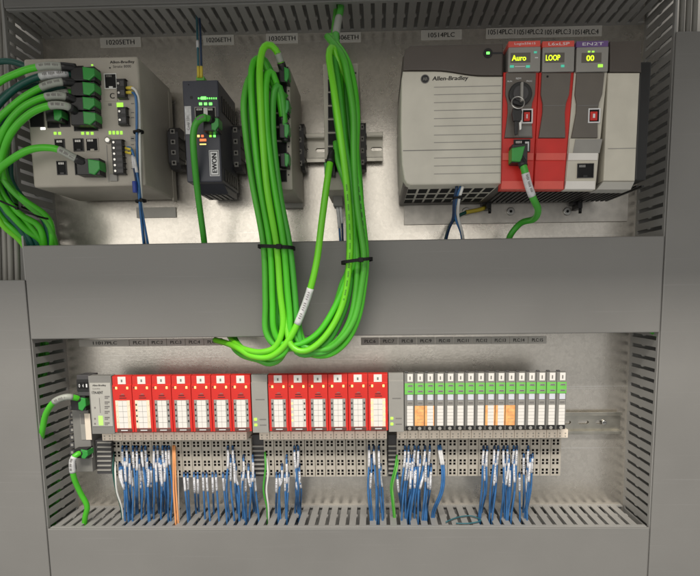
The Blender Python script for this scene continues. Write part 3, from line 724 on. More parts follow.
cable('green cable dropping from the top duct to the second narrow switch', [(336, -12, 50), (341, 5, 62), (338, 22, 92), (336, 40, 112), (342, 60, 122), (350, 80, 120), (354, 100, 112)], 4.0, 'cable_green', sleeves=[(.35, .55)], sleeve_m='sleeve_grey')
zip_tie('black zip tie round the left loop of green cables', 276.7, 247.5, 118, 20.3, 15, -.06, 1.5)
zip_tie('black zip tie round the right loop of green cables', 357.0, 261, 119, 17.5, 15, .12, 1.4)

# ------------------------------------------------------------------ controller rack
D3 = 150
x0, x1, z0, z1 = R4(402, 42, 648, 186, D3)
ch = thing('controller_rack', 'wide dark rack that carries the power supply and red controllers', 'controller rack', ((x0+x1)/2, 0, z0))
q = MB(); q.box(x0+2, x1-6, 6, D3-18, z0+4, z1-3, 'brown_grey', 1.5)
q.box(X(638, 110, D3-6), X(649.5, 110, D3-6), 10, D3-6, z0+5, z1-20, 'black_plastic', 1.5); q.build('chassis', ch)
# vents in the underside
q = MB(); zb = z0+4
for r_ in range(3):
    for k in range(8):
        q.box(x0+8+k*12.6, x0+18+k*12.6, 30+r_*34, 56+r_*34, zb-.6, zb+.2, 'hole_black')
for k in range(26): q.box(x0+118+k*6.2, x0+121+k*6.2, 22, D3-30, zb-1.6, zb+.2, 'black_plastic')
q.build('vent_grille', ch)
q = MB(); fz1 = Z(520, 205, 3); fz0 = Z(520, 223, 3)
q.box(X(404, 214, 3), X(628, 214, 3), .3, 3, fz0, z0+20, 'flange_zinc', .4); q.build('mounting_flange', ch)
for a in (466, 510.5, 567):
    p = W(a, 211.5, 4); q = MB(); q.cyl((p.x, -4.5, p.z), 5.4, 3.4, 'steel', bev=.8); q.cyl((p.x, -6.4, p.z), 2.0, .6, 'hole_black', n=6); q.build('screw', ch)

PM = 'plug-in modules of the controller rack'
# power supply
px0, px1, pz0, pz1 = R4(403, 43.5, 502.5, 184, D3)
ps = thing('power_supply', 'wide power supply with beige door and dark wavy top, left end of the rack', 'power supply', ((px0+px1)/2, 20, pz0), PM)
def wav(m_): return [W(404+98*k/16, 70.2+5.2*(0.5-0.5*math.cos(math.pi*min(1, max(0, (k-5)/8)))), D3) for k in range(17)]
wv = [(p.x, p.z) for p in wav(0)]; wv[0] = (px0+.2, wv[0][1]); wv[-1] = (px1, wv[-1][1])
tr = 6
q = MB(); q.poly([(px0+.2, wv[0][1])]+[(px0+1.2, pz1-tr*1.6), (px0+3, pz1-tr*.6), (px0+8, pz1)]+[(px1, pz1)]+[(a, c+.5) for a, c in wv[::-1][:-1]], D3-110, D3-1.5, 'brown_grey', 1.6); q.build('top_cover', ps)
q = MB(); q.poly([(a, c-.5) for a, c in wv]+[(px1, pz0), (px0+8, pz0), (px0+4, pz0+1.5), (px0+1.2, pz0+6), (px0-1.5, pz0+22), (px0-2.5, pz0+60), (px0-1.4, pz0+110)], D3-112, D3, 'door_beige', 2.4)
q.build('door', ps)
q = MB()
for y in (86, 93.6, 101.5, 109.4, 117.5, 125, 134, 141.5, 157, 165, 173):
    q.pbox(434, y, 501, y+.7, D3+.25, .6, 'mid_grey')
q.pbox(403, 149.3, 501.5, 150.1, D3+.25, .6, 'grey_plastic'); q.build('door_grooves', ps)
q = MB(); ptext(q, 'Allen-Bradley', 432.5, 76, 468, 81.5, D3, 'ink', shear=.18, bold=.18); p = W(425, 79, D3)
q.cyl((p.x, -(D3+.2), p.z), 4.6, .7, 'ink_grey', n=28); q.cyl((p.x, -(D3+.5), p.z), 3.9, .4, 'ink', n=28); add_text(q, 'AB', p.x, p.z, D3+.65, 4.6, 3.2, 'pale_grey', bold=.1); q.build('maker_mark', ps)
led(ps, 486, 51.5, 490, 54.5, D3-1, 'led_green'); q = MB(); q.pbox(493, 52, 503, 53.8, D3-1.1, .5, 'ink'); p = W(488, 53, D3-1); q.cyl((p.x, -(D3-1.2), p.z), 5, .6, 'black_plastic'); q.build('indicator_surround', ps)

def ctrl(label, name, l, r, band, edge, facem, capd='mid_grey', lt=0, bt=0, cat='controller'):
    """a plug-in module: display head, body with side rails, waisted front plate"""
    a0, a1, c0, c1 = R4(l+lt, 41, r+lt, 189.5, D3)
    o = thing(name, label, cat, ((a0+a1)/2, 20, c0), PM)
    w = a1-a0
    zh = Z((l+r)/2, 72, D3)
    q = MB(); q.box(a0+.4, a1-.4, 24, D3-14, c0+9, zh, 'brown_grey', .8); q.build('body', o)
    return o, a0, a1, c0, c1, zh
# first red controller
def head(o, l, r, band, txt):
    q = MB(); q.pbox(l, 46.6, r, 71.5, D3+2, 40, 'mid_grey', .8); q.build('display_panel', o)
    q = MB(); q.pbox(l, 40.6, r, 46.6, D3+2.3, 42, band, .6); ptext(q, txt, l+6, 42.3, r-5, 45.2, D3+2.3, 'ink_white'); q.build('header_band', o)
def side_rails(o, l, r, t, b, m, ins=4.0, w2=1.5, lb=0, plate='grey_plastic', pm=None):
    """curved side rails: plate between them is waisted"""
    H = [(t, 0), (.22, 0), (.40, 1), (.62, 1), (.80, .25), (1.0, .0)]
    def xs(f): return l+ (-3.2 if lb else 0)*f
    q = MB()
    pl = [(l+1.2, t), (r-1.2, t), (r-1.4, t+22), (r-ins, t+36), (r-ins, t+50), (r-2.2, b), (l+.6, b), (l+ins-1.6, t+50), (l+ins-1.6, t+36), (l+.8, t+22)]
    q.ppoly(pl, D3-10, D3+.4, plate, .5); q.build('front_plate', o)
RD = 'red_plastic'
c1, a0, a1, e0, e1, zh = ctrl('left red controller with key switch and lime readout', 'controller_module', 503, 538.5, 'red_bright', RD, 'grey_plastic')
head(c1, 508.5, 540.5, 'red_bright', 'Logix5561S')
c2, *_ = ctrl('right red controller without key switch, LOOP on its readout', 'controller_module', 538.5, 573, 'red_bright', RD, 'grey_plastic')
head(c2, 542.5, 574.5, 'red_bright', 'L6xLSP')
c3, *_ = ctrl('grey and beige communication module with purple header', 'communication_module', 573, 606, 'purple_band', 'pale_grey', 'grey_plastic', cat='communication module')
head(c3, 576.5, 608.5, 'purple_band', 'EN2T')
c4, b0, b1, g0, g1, zh4 = ctrl('blank beige filler module with dark cap at the right end of the rack', 'filler_module', 606, 640, None, 'pale_grey', None, cat='filler module')
def flare(o, l, r, lb, rb, m, plate_top=72, plate_bot=138, band=None):
    """module front: straight head end, side flanges, recessed waisted plate, lower box"""
    q = MB()
    q.ppoly([(l, 72), (r, 72), (rb, 189.5), (lb, 189.5)], D3-14, D3-2, m, 1.0); q.build('front_frame', o)
    k = lambda y: (l+(lb-l)*(y-72)/117.5, r+(rb-r)*(y-72)/117.5)
    P = []
    for y, ins in ((72.6, 2.8), (94, 2.8), (103, 5.2), (112, 5.6), (122, 4.6), (137.5, 3.0)): P.append((k(y)[0]+ins, y))
    Q = []
    for y, ins in ((137.5, 3.0), (122, 4.6), (112, 5.6), (103, 5.2), (94, 2.8), (72.6, 2.8)): Q.append((k(y)[1]-ins, y))
    return k, P+Q
for (o, l, r, lb, rb, m_) in ((c1, 503.5, 539, 500.5, 533, RD), (c2, 539.3, 574, 533.3, 564, RD), (c3, 574.3, 607.5, 564.3, 595.5, 'light_beige')):
    k, P = flare(o, l, r, lb, rb, m_)
    q = MB(); q.ppoly([p for p in P], D3-6, D3+1, 'plate_brown', .6); y = 105
    q.pbox(k(y)[0]+6, y, k(y)[1]-6, y+.8, D3+1.2, .4, 'ink_grey'); q.build('front_plate', o)
    q = MB(); low = 'red_plastic' if m_ == RD else 'light_beige'
    y0, y1 = 138.5, 188.5
    q.ppoly([(k(y0)[0]+1.2, y0), (k(y0)[1]-1.2, y0), (k(y1)[1]-.8, y1), (k(y1)[0]+.8, y1)], D3-8, D3-.6, low, .6)
    y = 153; q.ppoly([(k(y)[0]+1.2, y), (k(y)[1]-1.2, y), (k(y+7)[1]-1.2, y+7), (k(y+7)[0]+1.2, y+7)], D3-6, D3+1.2, 'red_bright' if m_ == RD else 'paper_white', .5)
    y = 181; q.ppoly([(k(y)[0]+1.2, y), (k(y)[1]-1.2, y), (k(y+8)[1]-.6, y+8), (k(y+8)[0]+.6, y+8)], D3-6, D3+1.4, 'red_bright' if m_ == RD else 'paper_white', .8)
    q.build('lower_door', o)
q = MB(); q.ppoly([(575.5, 139), (602.5, 139), (599.5, 153), (573, 153)], D3-4, D3+.2, 'mid_grey', .3); q.build('grey_panel', c3)  # flat mid-grey panel between the front plate and the pale band
q = MB(); q.pbox(576.5, 163, 594.5, 178.5, D3+.6, 2, 'light_beige', .5); q.build('port_surround', c3); port(c3, 577, 163.5, 593.5, 178, D3+.7, 'black_plastic')
# filler
q = MB(); q.ppoly([(608.3, 72.6), (640, 72.6), (635, 180.5), (603.5, 180.5)], D3-20, D3, 'light_beige', 1.2); q.ppoly([(603.5, 181), (635, 181), (631, 189.5), (596.5, 189.5)], D3-24, D3-3, 'pale_grey', 1); q.pbox(608, 148, 636, 148.8, D3+.2, .4, 'mid_grey'); q.build('door', c4)
q = MB(); q.ppoly([(610, 41), (641, 40), (641.5, 72), (609.7, 72)], D3-60, D3-1, 'brown_grey', 1.2); q.build('cap', c4)
# readouts
def readout(o, body, l, t, r, b, m='led_yellow'):
    q = MB(); ptext(q, body, l, t, r, b, D3+2.1, m, bold=.22); q.build('readout', o)
for o_, l_ in ((c1, 510.5), (c2, 544.5), (c3, 581.5)):
    q = MB(); q.pbox(l_, 52.6, l_+20, 62.6, D3+2.06, .1, 'plate_brown'); q.build('display_window', o_)
readout(c1, 'Auro', 512, 55, 526, 60.6); readout(c2, 'LOOP', 546, 54.8, 560, 60.4); readout(c3, '00', 586.5, 55.2, 594, 60.8)
for (o, l, t_, r_, b_, m_) in ((c1, 534, 51, 537, 53, 'led_cyan'), (c1, 510, 65, 514, 67.5, 'led_cyan'), (c1, 526, 65, 530, 67.5, 'led_cyan'), (c2, 561, 64.5, 564.5, 67, 'led_cyan'), (c3, 598, 64, 603, 67, 'led_lime'), (c3, 588, 50.6, 590.5, 52.2, 'led_lime'), (c3, 592, 50.6, 594.5, 52.2, 'led_lime')):
    q = MB(); q.pbox(l, t_, r_, b_, D3+2.5, .6, m_, .2); q.build('indicator', o)
q = MB(); q.pbox(535, 57, 538, 58, D3+2.3, .4, 'ink_white'); q.pbox(515, 66, 525, 66.7, D3+2.3, .4, 'ink_white'); q.build('printed_marks', c1)
q = MB(); p = W(547.5, 76.5, D3+1); q.cyl((p.x, -(D3+1.2), p.z), 1.1, .5, 'hole_black', n=12); q.build('button_hole', c2)
# key switch
p = W(519.5, 95, D3); q = MB(); q.cyl((p.x, -(D3+2.5), p.z), 12.2, 5, 'black_plastic', n=36, bev=1); q.cyl((p.x, -(D3+5.6), p.z), 8.2, 2.4, 'dark_grey', n=30, bev=.8); q.build('key_switch', c1)
q = MB(); q.box(p.x-1.2, p.x+1.2, D3+6, D3+11, p.z-9.5, p.z+9.5, 'mid_grey', .5); q.build('key_blade', c1)
q = MB(); ptext(q, 'RUN', 507.5, 80.5, 512, 82, D3+1, 'ink_white'); ptext(q, 'REM', 516, 77.5, 521, 79.3, D3+1, 'ink_white'); ptext(q, 'PROG', 526.5, 80.2, 532, 81.8, D3+1, 'ink_white'); q.build('lettering', c1)
kr = W(518, 102.5, D3+12); q = MB(); q.tube([kr+Vector((math.cos(a)*6.6, math.sin(a)*2.0, math.sin(a)*6.6)) for a in [2*math.pi*k/16 for k in range(16)]], .65, 'steel', 8, closed=True, step=2)
ky = thing('key_ring', 'steel ring with black keys hanging from the key switch', 'keys', kr)
q.build('ring', ky)
q = MB(); q.ppoly([(513, 108), (520, 107), (522.5, 111), (521, 121), (513.5, 121), (512, 113)], D3+9, D3+12, 'black_plastic', .8); q.build('key_head', ky)
q = MB(); q.ppoly([(514.5, 121), (518.5, 121), (518, 134), (515.3, 135), (514.6, 132)], D3+9.5, D3+11.5, 'black_plastic', .4); q.ppoly([(519, 120), (521.5, 120), (521.3, 129), (519.6, 130)], D3+8, D3+9.2, 'steel', .3); q.build('key_shank', ky)
def redbox(o, l, t, r, b):
    q = MB(); d = D3+1
    a0, a1, g0, g1 = R4(l, t, r, b, d); w = 1.2
    q.box(a0, a1, d-1, d+1, g0, g0+w, 'ink_white'); q.box(a0, a1, d-1, d+1, g1-w, g1, 'ink_white'); q.box(a0, a0+w, d-1, d+1, g0+w, g1-w, 'ink_white'); q.box(a1-w, a1, d-1, d+1, g0+w, g1-w, 'ink_white')
    q.box(a0+w, a1-w, d-1, d+.2, g0+w, g1-w, 'hole_black'); q.build('switch_window', o)
    q = MB(); q.pbox(l+2.6, t+2.8, r-2.4, b-2.8, d+2, 3, 'red_plastic', .5); ptext(q, '1', l+4.9, t+5.2, r-4.9, b-5.2, d+2, 'ink_white'); q.build('slide_switch', o)
redbox(c1, 521.5, 109, 532.5, 123.5); redbox(c3, 588, 108.5, 600, 123)
q = MB(); q.pbox(519, 126, 532, 136, D3+1.3, .6, 'grey_plastic', .2); q.build('door_tab', c1)
port(c1, 513.5, 139.5, 530, 152, D3, 'black_plastic')
q = MB(); q.pbox(525, 141.5, 529, 151, D3+1.4, .4, 'sleeve_white'); q.build('sticker', c1)
cable('green cable with white sleeve hanging from the left red controller', [(520, 158, D3+10), (524, 168, D3+14), (528, 184, D3+12), (533, 198, D3+6), (538, 210, D3-20), (534, 219, D3-50), (521, 223, D3-80), (510, 236, 60), (507, 250, 52)], 3.8, 'cable_green', sleeves=[(.10, .24)], sleeve_m='sleeve_white', boot=.06, plug=(512.5, 143, 528, 163, D3+15, 'v'))
G3 = 'wires below the power supply'
wire('white wire from under the power supply', [(463, 186, D3-10), (459, 200, D3-20), (458, 216, 100), (462, 232, 70), (465, 250, 55)], 1.7, 'wire_white', group=G3)
wire('blue wire from under the power supply', [(461, 186, D3-12), (456, 200, D3-22), (455, 216, 98), (461, 233, 68), (463, 250, 55)], 1.6, 'wire_blue', group=G3)
wire('dark wire from under the power supply', [(457, 186, D3-12), (454, 203, D3-24), (453, 218, 96), (448, 232, 68), (444, 250, 55)], 1.7, 'wire_dark_blue', group=G3)
wire('green and yellow earth wire screwed below the rack', [(490, 206, 12), (478, 210, 14), (464, 213, 18), (452, 222, 22), (446, 238, 40), (445, 250, 50)], 2.3, 'cable_teal', group=G3, sleeves=[(.06, .32)], sm='wire_yellow')
zip_tie('small black zip tie on the wires under the power supply', 457.5, 198, D3-20, 4.4, 4, .1, .9)
def bracket(label, px):
    p = W(px, 207, 12); q = MB(); q.box(p.x-3, p.x+3, 3, 26, p.z-4, p.z+5, 'black_plastic', .8); q.box(p.x-8, p.x-2, 6, 20, p.z+2, p.z+6, 'black_plastic', .6); q.cyl((p.x+2, -20, p.z-5), 2, 9, 'black_plastic', 'z'); solo(q, 'mounting_clip', label, 'clip', 'black clips under the rack')
bracket('black clip at the earth wire under the rack', 487); bracket('black clip under the communication module', 576.5)

# ------------------------------------------------------------------ lower row
DM = 84          # front of the input and output modules
DT = 46          # front of the terminal blocks
YT, YB = 376, 431.5
zt = Z(340, 374.6, DM); zm = Z(340, 431.5, DM)
zrail = Z(340, 425, 9)
# --- adapter at the left
ax0, ax1, az0, az1 = R4(90, 376, 113, 434, DM)
ad = thing('bus_adapter', 'grey network adapter at the left end of the lower row, glowing status panel', 'adapter', ((ax0+ax1)/2, 9, az0-20))
q = MB(); q.prof([(20, az0), (DM, az0), (DM, az1), (DM-12, az1+.5), (46, az0+14), (20, az0+14)], ax0, ax1-.3, 'grey_plastic', .5); q.build('housing', ad)
q = MB(); q.pbox(91, 383, 111.5, 426.5, DM+.8, 1.2, 'pale_grey', .3); q.build('label_panel', ad)
q = MB(); q.pbox(98.5, 416, 103, 425.5, DM+1.3, .6, 'led_soft', .3); q.build('status_lamp', ad)
q = MB(); ptext(q, 'Allen-Bradley', 92.5, 384.5, 106, 386.8, DM+.8, 'ink', bold=.08); ptext(q, 'ControlNet', 92.5, 388, 100, 389.4, DM+.8, 'ink_grey'); ptext(q, '1734-AENT', 92, 391.2, 103, 394, DM+.8, 'ink', bold=.08)
for y in (396, 401.5, 406, 411, 417, 422.5): q.pbox(104.6, y, 109.5, y+1.2, DM+1.1, .4, 'ink_grey'); q.pbox(104.6, y+1.9, 108, y+2.7, DM+1.1, .4, 'ink_grey')
for y in (407, 418, 423): q.pbox(94.2, y, 95.6, y+1.6, DM+1.1, .4, 'ink_grey')
q.pbox(99.5, 398, 100, 413, DM+1.1, .4, 'ink_grey'); q.build('lettering', ad)
q = MB(); q.pbox(77, 375, 90, 396, DM-8, 22, 'dark_grey', .8); q.pbox(73.5, 396, 90, 472, DM-22, 46, 'grey_plastic', .8); q.build('side_section', ad)
q = MB(); q.pbox(76.5, 379.5, 88.5, 391.5, DM-6.8, 3, 'black_plastic', .6)
for k, ch_ in enumerate('041'):
    q.pbox(78+k*3.6, 382.5, 80.8+k*3.6, 388.8, DM-6, 1.2, 'hole_black', .2); ptext(q, ch_, 78.7+k*3.6, 384, 80.1+k*3.6, 387.4, DM-6, 'ink_white')
q.build('address_wheels', ad)
port(ad, 79, 397.5, 90, 408, DM-22, 'black_plastic')
q = MB(); q.pbox(80.5, 414, 85, 440, DM-21.2, 1, 'mid_grey', .3); q.pbox(85, 413.6, 90.8, 440, DM-21, 1, 'marker_cream', .3); q.pbox(80.6, 414.5, 84.5, 424, DM-20.8, .6, 'ink_grey'); q.build('sticker', ad)
port(ad, 81, 447.5, 92.5, 457.5, DM-22, 'pale_grey')
q = MB()
for k in range(9):
    y = 405+k*7.5; q.pbox(69.5, y, 74.5, y+5.4, DM-26, 10, 'dark_grey', .5); q.pbox(70.8, y+1.4, 73.2, y+3.8, DM-25.4, .8, 'mid_grey', .2)
q.build('side_terminals', ad)
q = MB(); q.pbox(96, 440, 111.5, 474, DM-30, 40, 'dark_grey', .6)
for k in range(7): q.pbox(97, 442+k*4.6, 111, 443.6+k*4.6, DM-28.4, 2, 'mid_grey', .4)
q.build('power_base', ad)

# --- red modules
def red_proto(x, label, w, paper):
    o = thing('red_module', label, 'input module', (x+w/2, 9, zm), GR)
    q = MB(); h = zt-zm; zl = zt-h*.155
    q.prof([(20, zm+1), (DM, zm+1), (DM, zl), (DM-1.5, zl+.8), (DM-1.5, zt), (DM-8, zt+1.2), (DM-12, zt), (48, zm+12), (20, zm+12)], x+.35, x+w-.35, 'red_plastic', .25); q.build('body', o)
    q = MB(); q.box(x+w*.30, x+w*.70, DM-1.7, DM-.8, zl+1.4, zt-.4, 'paper_white', .15); q.box(x+w*.46, x+w*.54, DM-.8, DM-.7, zl+4, zt-4, 'ink_grey'); q.build('slot_tag', o)
    for f in (.22, .78):
        q = MB(); q.box(x+w*f-1.2, x+w*f+1.2, DM-.2, DM+.5, zl-5, zl-1.8, 'led_amber', .3); q.build('status_lamp', o)
    q = MB()
    q.box(x+w*.08, x+w*.14, DM-.1, DM+.3, zl-3.6, zl-2.4, 'ink'); q.box(x+w*.36, x+w*.64, DM-.1, DM+.3, zl-14.2, zl-13.2, 'ink'); q.box(x+w*.34, x+w*.70, DM-.1, DM+.3, zl-17, zl-16.2, 'ink'); q.box(x+w*.45, x+w*.6, DM-.1, DM+.3, zl-12, zl-11.2, 'ink_grey')
    q.build('printed_marks', o)
    q = MB(); pz1 = zl-h*.265; pz0 = zm+h*.085
    q.box(x+w*.13, x+w*.87, DM-.3, DM+.5, pz0, pz1, paper[0], .15)
    q.box(x+w*.28, x+w*.72, DM+.2, DM+.8, pz0, pz1-.3, 'paper_white', .1)
    rows = 5; rh = (pz1-pz0)/rows
    for k in range(rows+1):
        if k: q.box(x+w*.28, x+w*.72, DM+.7, DM+.9, pz0+k*rh-.15-(0.4 if k == rows else 0), pz0+k*rh+.15-(0.4 if k == rows else 0), 'ink_grey')
    q.box(x+w*.5-.12, x+w*.5+.12, DM+.7, DM+.9, pz0, pz1-.4, 'ink_grey')
    q.build('label_card', o)
    q = MB()
    for k in range(1, rows):
        for f, mm in ((.19, paper[1]), (.81, paper[2])): q.box(x+w*f-.9, x+w*f+.9, DM+.3, DM+.95, pz0+k*rh+.4, pz0+k*rh+2.8, mm, .2)
    q.build('channel_lamps', o)
    q = MB(); q.box(x+w*.14, x+w*.90, DM-.3, DM+.7, zm+1.4, zm+h*.075, 'brown_ferrule', .3); q.box(x+w*.34, x+w*.68, DM+.6, DM+1, zm+h*.04, zm+h*.055, 'ink_white'); q.build('latch', o)
    return o
GR = 'red modules of the lower row'
def row_x(px): return X(px, 404, DM)
def spread(n, l, r):
    a, c = row_x(l), row_x(r); return [(a+(c-a)*k/n) for k in range(n)], (c-a)/n
xsA, wA = spread(7, 113, 251); xsB, wB = spread(6, 268.5, 388)
glow = ('paper_cream', 'paper_cream', 'paper_cream'); plain = ('mid_grey', 'ink', 'ink'); half = ('tape_label', 'led_amber', 'ink')
pr = {}
seq = [(xsA, k, kind) for k, kind in enumerate([glow, ('paper_cream', 'ink', 'paper_cream'), plain, plain, plain, plain, plain])]+[(xsB, k, kind) for k, kind in enumerate([plain, half, plain, plain, plain, ('paper_cream', 'led_amber', 'led_amber')])]
for xs, k, kind in seq:
    if xs is xsA: lb = '%s red module from the left in the left run of seven' % ORD[k]
    else: lb = '%s red module from the left in the middle run of six' % ORD[k]
    key = kind
    if key in pr: dup(pr[key][0], xs[k]-pr[key][1], 0, lb)
    else: pr[key] = (red_proto(xs[k], lb, wA, kind), xs[k])

# --- grey power modules
def power_module(label, l, r, src=None):
    a0, a1 = row_x(l), row_x(r)
    o = thing('power_module', label, 'power module', ((a0+a1)/2, 9, zm), 'grey power modules of the lower row')
    q = MB(); q.prof([(20, zm-1), (DM, zm-1), (DM, zt-9), (DM-2, zt-8.5), (DM-2, zt+.5), (DM-12, zt+.5), (48, zm+12), (20, zm+12)], a0+.3, a1-.3, 'mid_grey', .3); q.build('body', o)
    q = MB(); c = (a0+a1)/2; w = a1-a0
    q.box(a0+w*.25, a1-w*.2, DM-.1, DM+.3, zm+42, zm+43.2, 'ink_grey')
    for zz in (zm+16, zm+8.5): q.box(a0+w*.45, a1-w*.15, DM-.1, DM+.3, zz, zz+1.2, 'ink_grey')
    q.build('printed_marks', o)
    for zz in (zm+15, zm+7.6): q = MB(); q.box(a0+w*.12, a0+w*.3, DM-.2, DM+.6, zz, zz+3.4, 'led_lime', .3); q.build('status_lamp', o)
    t0, t1 = X(l-.5, 455, DT), X(r-4, 455, DT); zz1 = Z(l, 436, DT); zz0 = Z(l, 478, DT)
    q = MB(); q.box(t0, t1, 12, DT-6, zz0, zz1, 'dark_grey', .6)
    for k in range(7): q.box(t0+.5, t1-.5, DT-7, DT-3, zz0+4+k*6.4, zz0+6.2+k*6.4, 'mid_grey', .4)
    q.build('power_base', o)
power_module('grey power module between the two runs of red modules', 251.6, 268)
power_module('grey power module between the red modules and the slim white ones', 388.5, 404)

# --- slim modules
GS = 'slim white and green modules of the lower row'
xsC, wC = spread(16, 404.3, 566.5)
def slim_proto(x, label, w, tint):
    o = thing('slim_module', label, 'output module', (x+w/2, 9, zm), GS)
    h = zt-zm; zl = zt-h*.155
    q = MB(); q.prof([(20, zm+1), (DM-1, zm+1), (DM-1, zl), (DM-2, zl+.8), (DM-2, zt), (DM-8, zt+1), (DM-12, zt), (48, zm+12), (20, zm+12)], x+.3, x+w-.3, 'grey_plastic', .25)
    q.box(x+w*.1, x+w*.4, DM-9, DM-4, zt+.5, zt+2.2, 'dark_grey', .3); q.build('body', o)
    q = MB(); q.box(x+w*.32, x+w*.86, DM-2.2, DM-1.2, zl+1.2, zt-.4, 'paper_white', .15); q.box(x+w*.52, x+w*.64, DM-1.3, DM-1.05, zl+3.5, zt-3.5, 'ink_grey'); q.build('slot_tag', o)
    q = MB(); g1 = zl-.8; g0 = zl-h*.205; q.box(x+.6, x+w-.5, DM-1.2, DM-.3, g0, g1, 'green_band', .2)
    for f in (.28, .78): q.box(x+w*.34, x+w*.86, DM-.4, DM, g0+(g1-g0)*f-1.2, g0+(g1-g0)*f+1.2, 'mid_grey', .15); q.box(x+w*.4, x+w*.8, DM-.05, DM+.1, g0+(g1-g0)*f-.3, g0+(g1-g0)*f+.3, 'ink')
    q.build('colour_band', o)
    q = MB(); q.box(x+w*.3, x+w*.86, DM-1.2, DM+.1, g0-7.5, g0-.4, 'paper_lilac', .3); q.build('status_window', o)
    q = MB(); q.box(x+w*.3, x+w*.86, DM-1.2, DM-.1, g0-14.5, g0-8.2, 'mid_grey', .2)
    q.box(x+w*.36, x+w*.8, DM-.2, DM+.05, g0-12.8, g0-10.0, 'ink_grey'); q.build('number_plate', o)
    q = MB(); pz1 = g0-14.8; pz0 = zm+h*.09; q.box(x+w*.27, x+w*.87, DM-1.2, DM, pz0, pz1, tint[0], .15)
    if tint[1]: q.box(x+.5, x+w*.27, DM-1.2, DM-.2, pz0, pz1, tint[1], .1); q.box(x+w*.87, x+w-.5, DM-1.2, DM-.2, pz0, pz1, tint[1], .1)
    for k in range(1, 6): q.box(x+w*.27, x+w*.87, DM-.1, DM+.08, pz0+(pz1-pz0)*k/6-.12, pz0+(pz1-pz0)*k/6+.12, 'ink_grey')
    q.build('label_card', o)
    q = MB(); q.box(x+w*.1, x+w*.92, DM-2, DM+.3, zm+1.2, zm+h*.085, 'black_plastic', .4); q.cyl((x+w*.52, -(DM+.4), zm+h*.045), w*.17, .8, 'mid_grey', n=12); q.build('latch', o)
    return o
tints = {0: ('paper_white', None), 1: ('paper_orange', 'paper_orange'), 2: ('paper_white', 'paper_orange')}
kinds = [0, 1, 2, 0, 0, 0, 0, 0, 2, 2, 1, 0, 0, 0, 0, 0]
kinds[8] = 2
pr = {}
for k in range(16):
    extra = {1: ' with orange card', 2: ' with orange edges'}.get(kinds[k], '')  # orange is the tint of the label card
    lb = '%s slim module from the left in the white and green row%s' % (ORD[k], extra)
    if kinds[k] in pr: dup(pr[kinds[k]][0], xsC[k]-pr[kinds[k]][1], 0, lb)
    else: pr[kinds[k]] = (slim_proto(xsC[k], lb, wC, tints[kinds[k]]), xsC[k])

# --- terminal bases: recessed holes in a grid
GB = 'beige terminal blocks under the modules'
bz1 = Z(330, 440, DT); bz0 = Z(330, 476, DT); DS = DM-14; mz1 = Z(330, 431.2, DS); mz0 = Z(330, 439.4, DS)
def base_proto(x, w, label):
    o = thing('terminal_block', label, 'terminal block', (x+w/2, 9, bz0), GB)
    q = MB()
    # column and row edges, hole cells
    cx = [(.0, .15, 0), (.15, .38, 1), (.38, .56, 0), (.56, .79, 1), (.79, 1, 0)]
    H = bz1-bz0; rz = []
    zc = bz0
    rowy = [472.0, 462.4, 452.6, 443.2]
    hs = [Z(330, y, DT) for y in rowy]
    edges = [bz0]
    cells = []
    for c in hs:
        cells += [(edges[-1], c-4.3, 0), (c-4.3, c-1.2, 1), (c-1.2, c, 0), (c, c+3.3, 1)]; edges.append(c+3.3)
    cells.append((edges[-1], bz1, 0))
    for (z_0, z_1, hz) in cells:
        for (f0, f1, hx) in cx:
            u0, u1 = x+.25+(w-.5)*f0, x+.25+(w-.5)*f1
            hole = hx and hz
            dep = DT-5 if hole else DT
            vs = [q.bm.verts.new((a, -dep, c)) for a, c in ((u0, z_0), (u1, z_0), (u1, z_1), (u0, z_1))]
            f = q.bm.faces.new(vs); f.material_index = q.mi('hole_black' if hole else 'terminal_beige')
            if hole:
                A = [(u0, z_0), (u1, z_0), (u1, z_1), (u0, z_1)]
                for k in range(4):
                    a, c = A[k], A[(k+1) % 4]
                    g = q.bm.faces.new([q.bm.verts.new(p) for p in ((a[0], -DT, a[1]), (c[0], -DT, c[1]), (c[0], -dep, c[1]), (a[0], -dep, a[1]))]); g.material_index = q.mi('terminal_beige' if False else 'dark_grey')
    q.box(x+.25, x+w-.25, 12, DT-5.2, bz0, bz1+4, 'terminal_beige')
    for (u0, u1, z_0, z_1) in ((x+.25, x+.9, bz0, bz1), (x+w-.9, x+w-.25, bz0, bz1)): q.box(u0, u1, DT-5.2, DT+.15, z_0, z_1, 'terminal_beige')
    q.box(x+.25, x+w-.25, DT-5.2, DT+.3, bz0-.8, bz0+.6, 'terminal_beige'); q.box(x+.25, x+w-.25, DT-5.2, DT+.1, bz1-.4, bz1+3, 'terminal_beige')
    q.build('body', o)
    q = MB(); q.box(x+.15, x+w-.15, DT-6, DS, mz0, mz1, 'marker_cream', .5)
    for k in (1, 3): q.box(x+w*k/4-.9, x+w*k/4+.9, DS-.1, DS+.3, mz0+1.5, mz0+3.2, 'terminal_beige'); q.box(x+w*k/4-.9, x+w*k/4+.9, DS-.1, DS+.3, mz0+5.2, mz0+7, 'terminal_beige')
    q.build('marker_strip', o)
    return o
def bx(px): return X(px, 457, DT)
bproto = None
for run, (l, r, n) in enumerate(((112.6, 252, 14), (264, 387, 12), (396.5, 561, 16))):
    a, c = bx(l), bx(r); w = (c-a)/n
    for k in range(n):
        lb = '%s beige terminal block from the left %s' % (ORD[k], ('under the left run of seven red modules', 'under the middle run of six red modules', 'under the slim white and green modules')[run])
        if bproto is None: bproto = (base_proto(a, w, lb), a, w)
        else: dup(bproto[0], a+w*k-bproto[1], 0, lb)

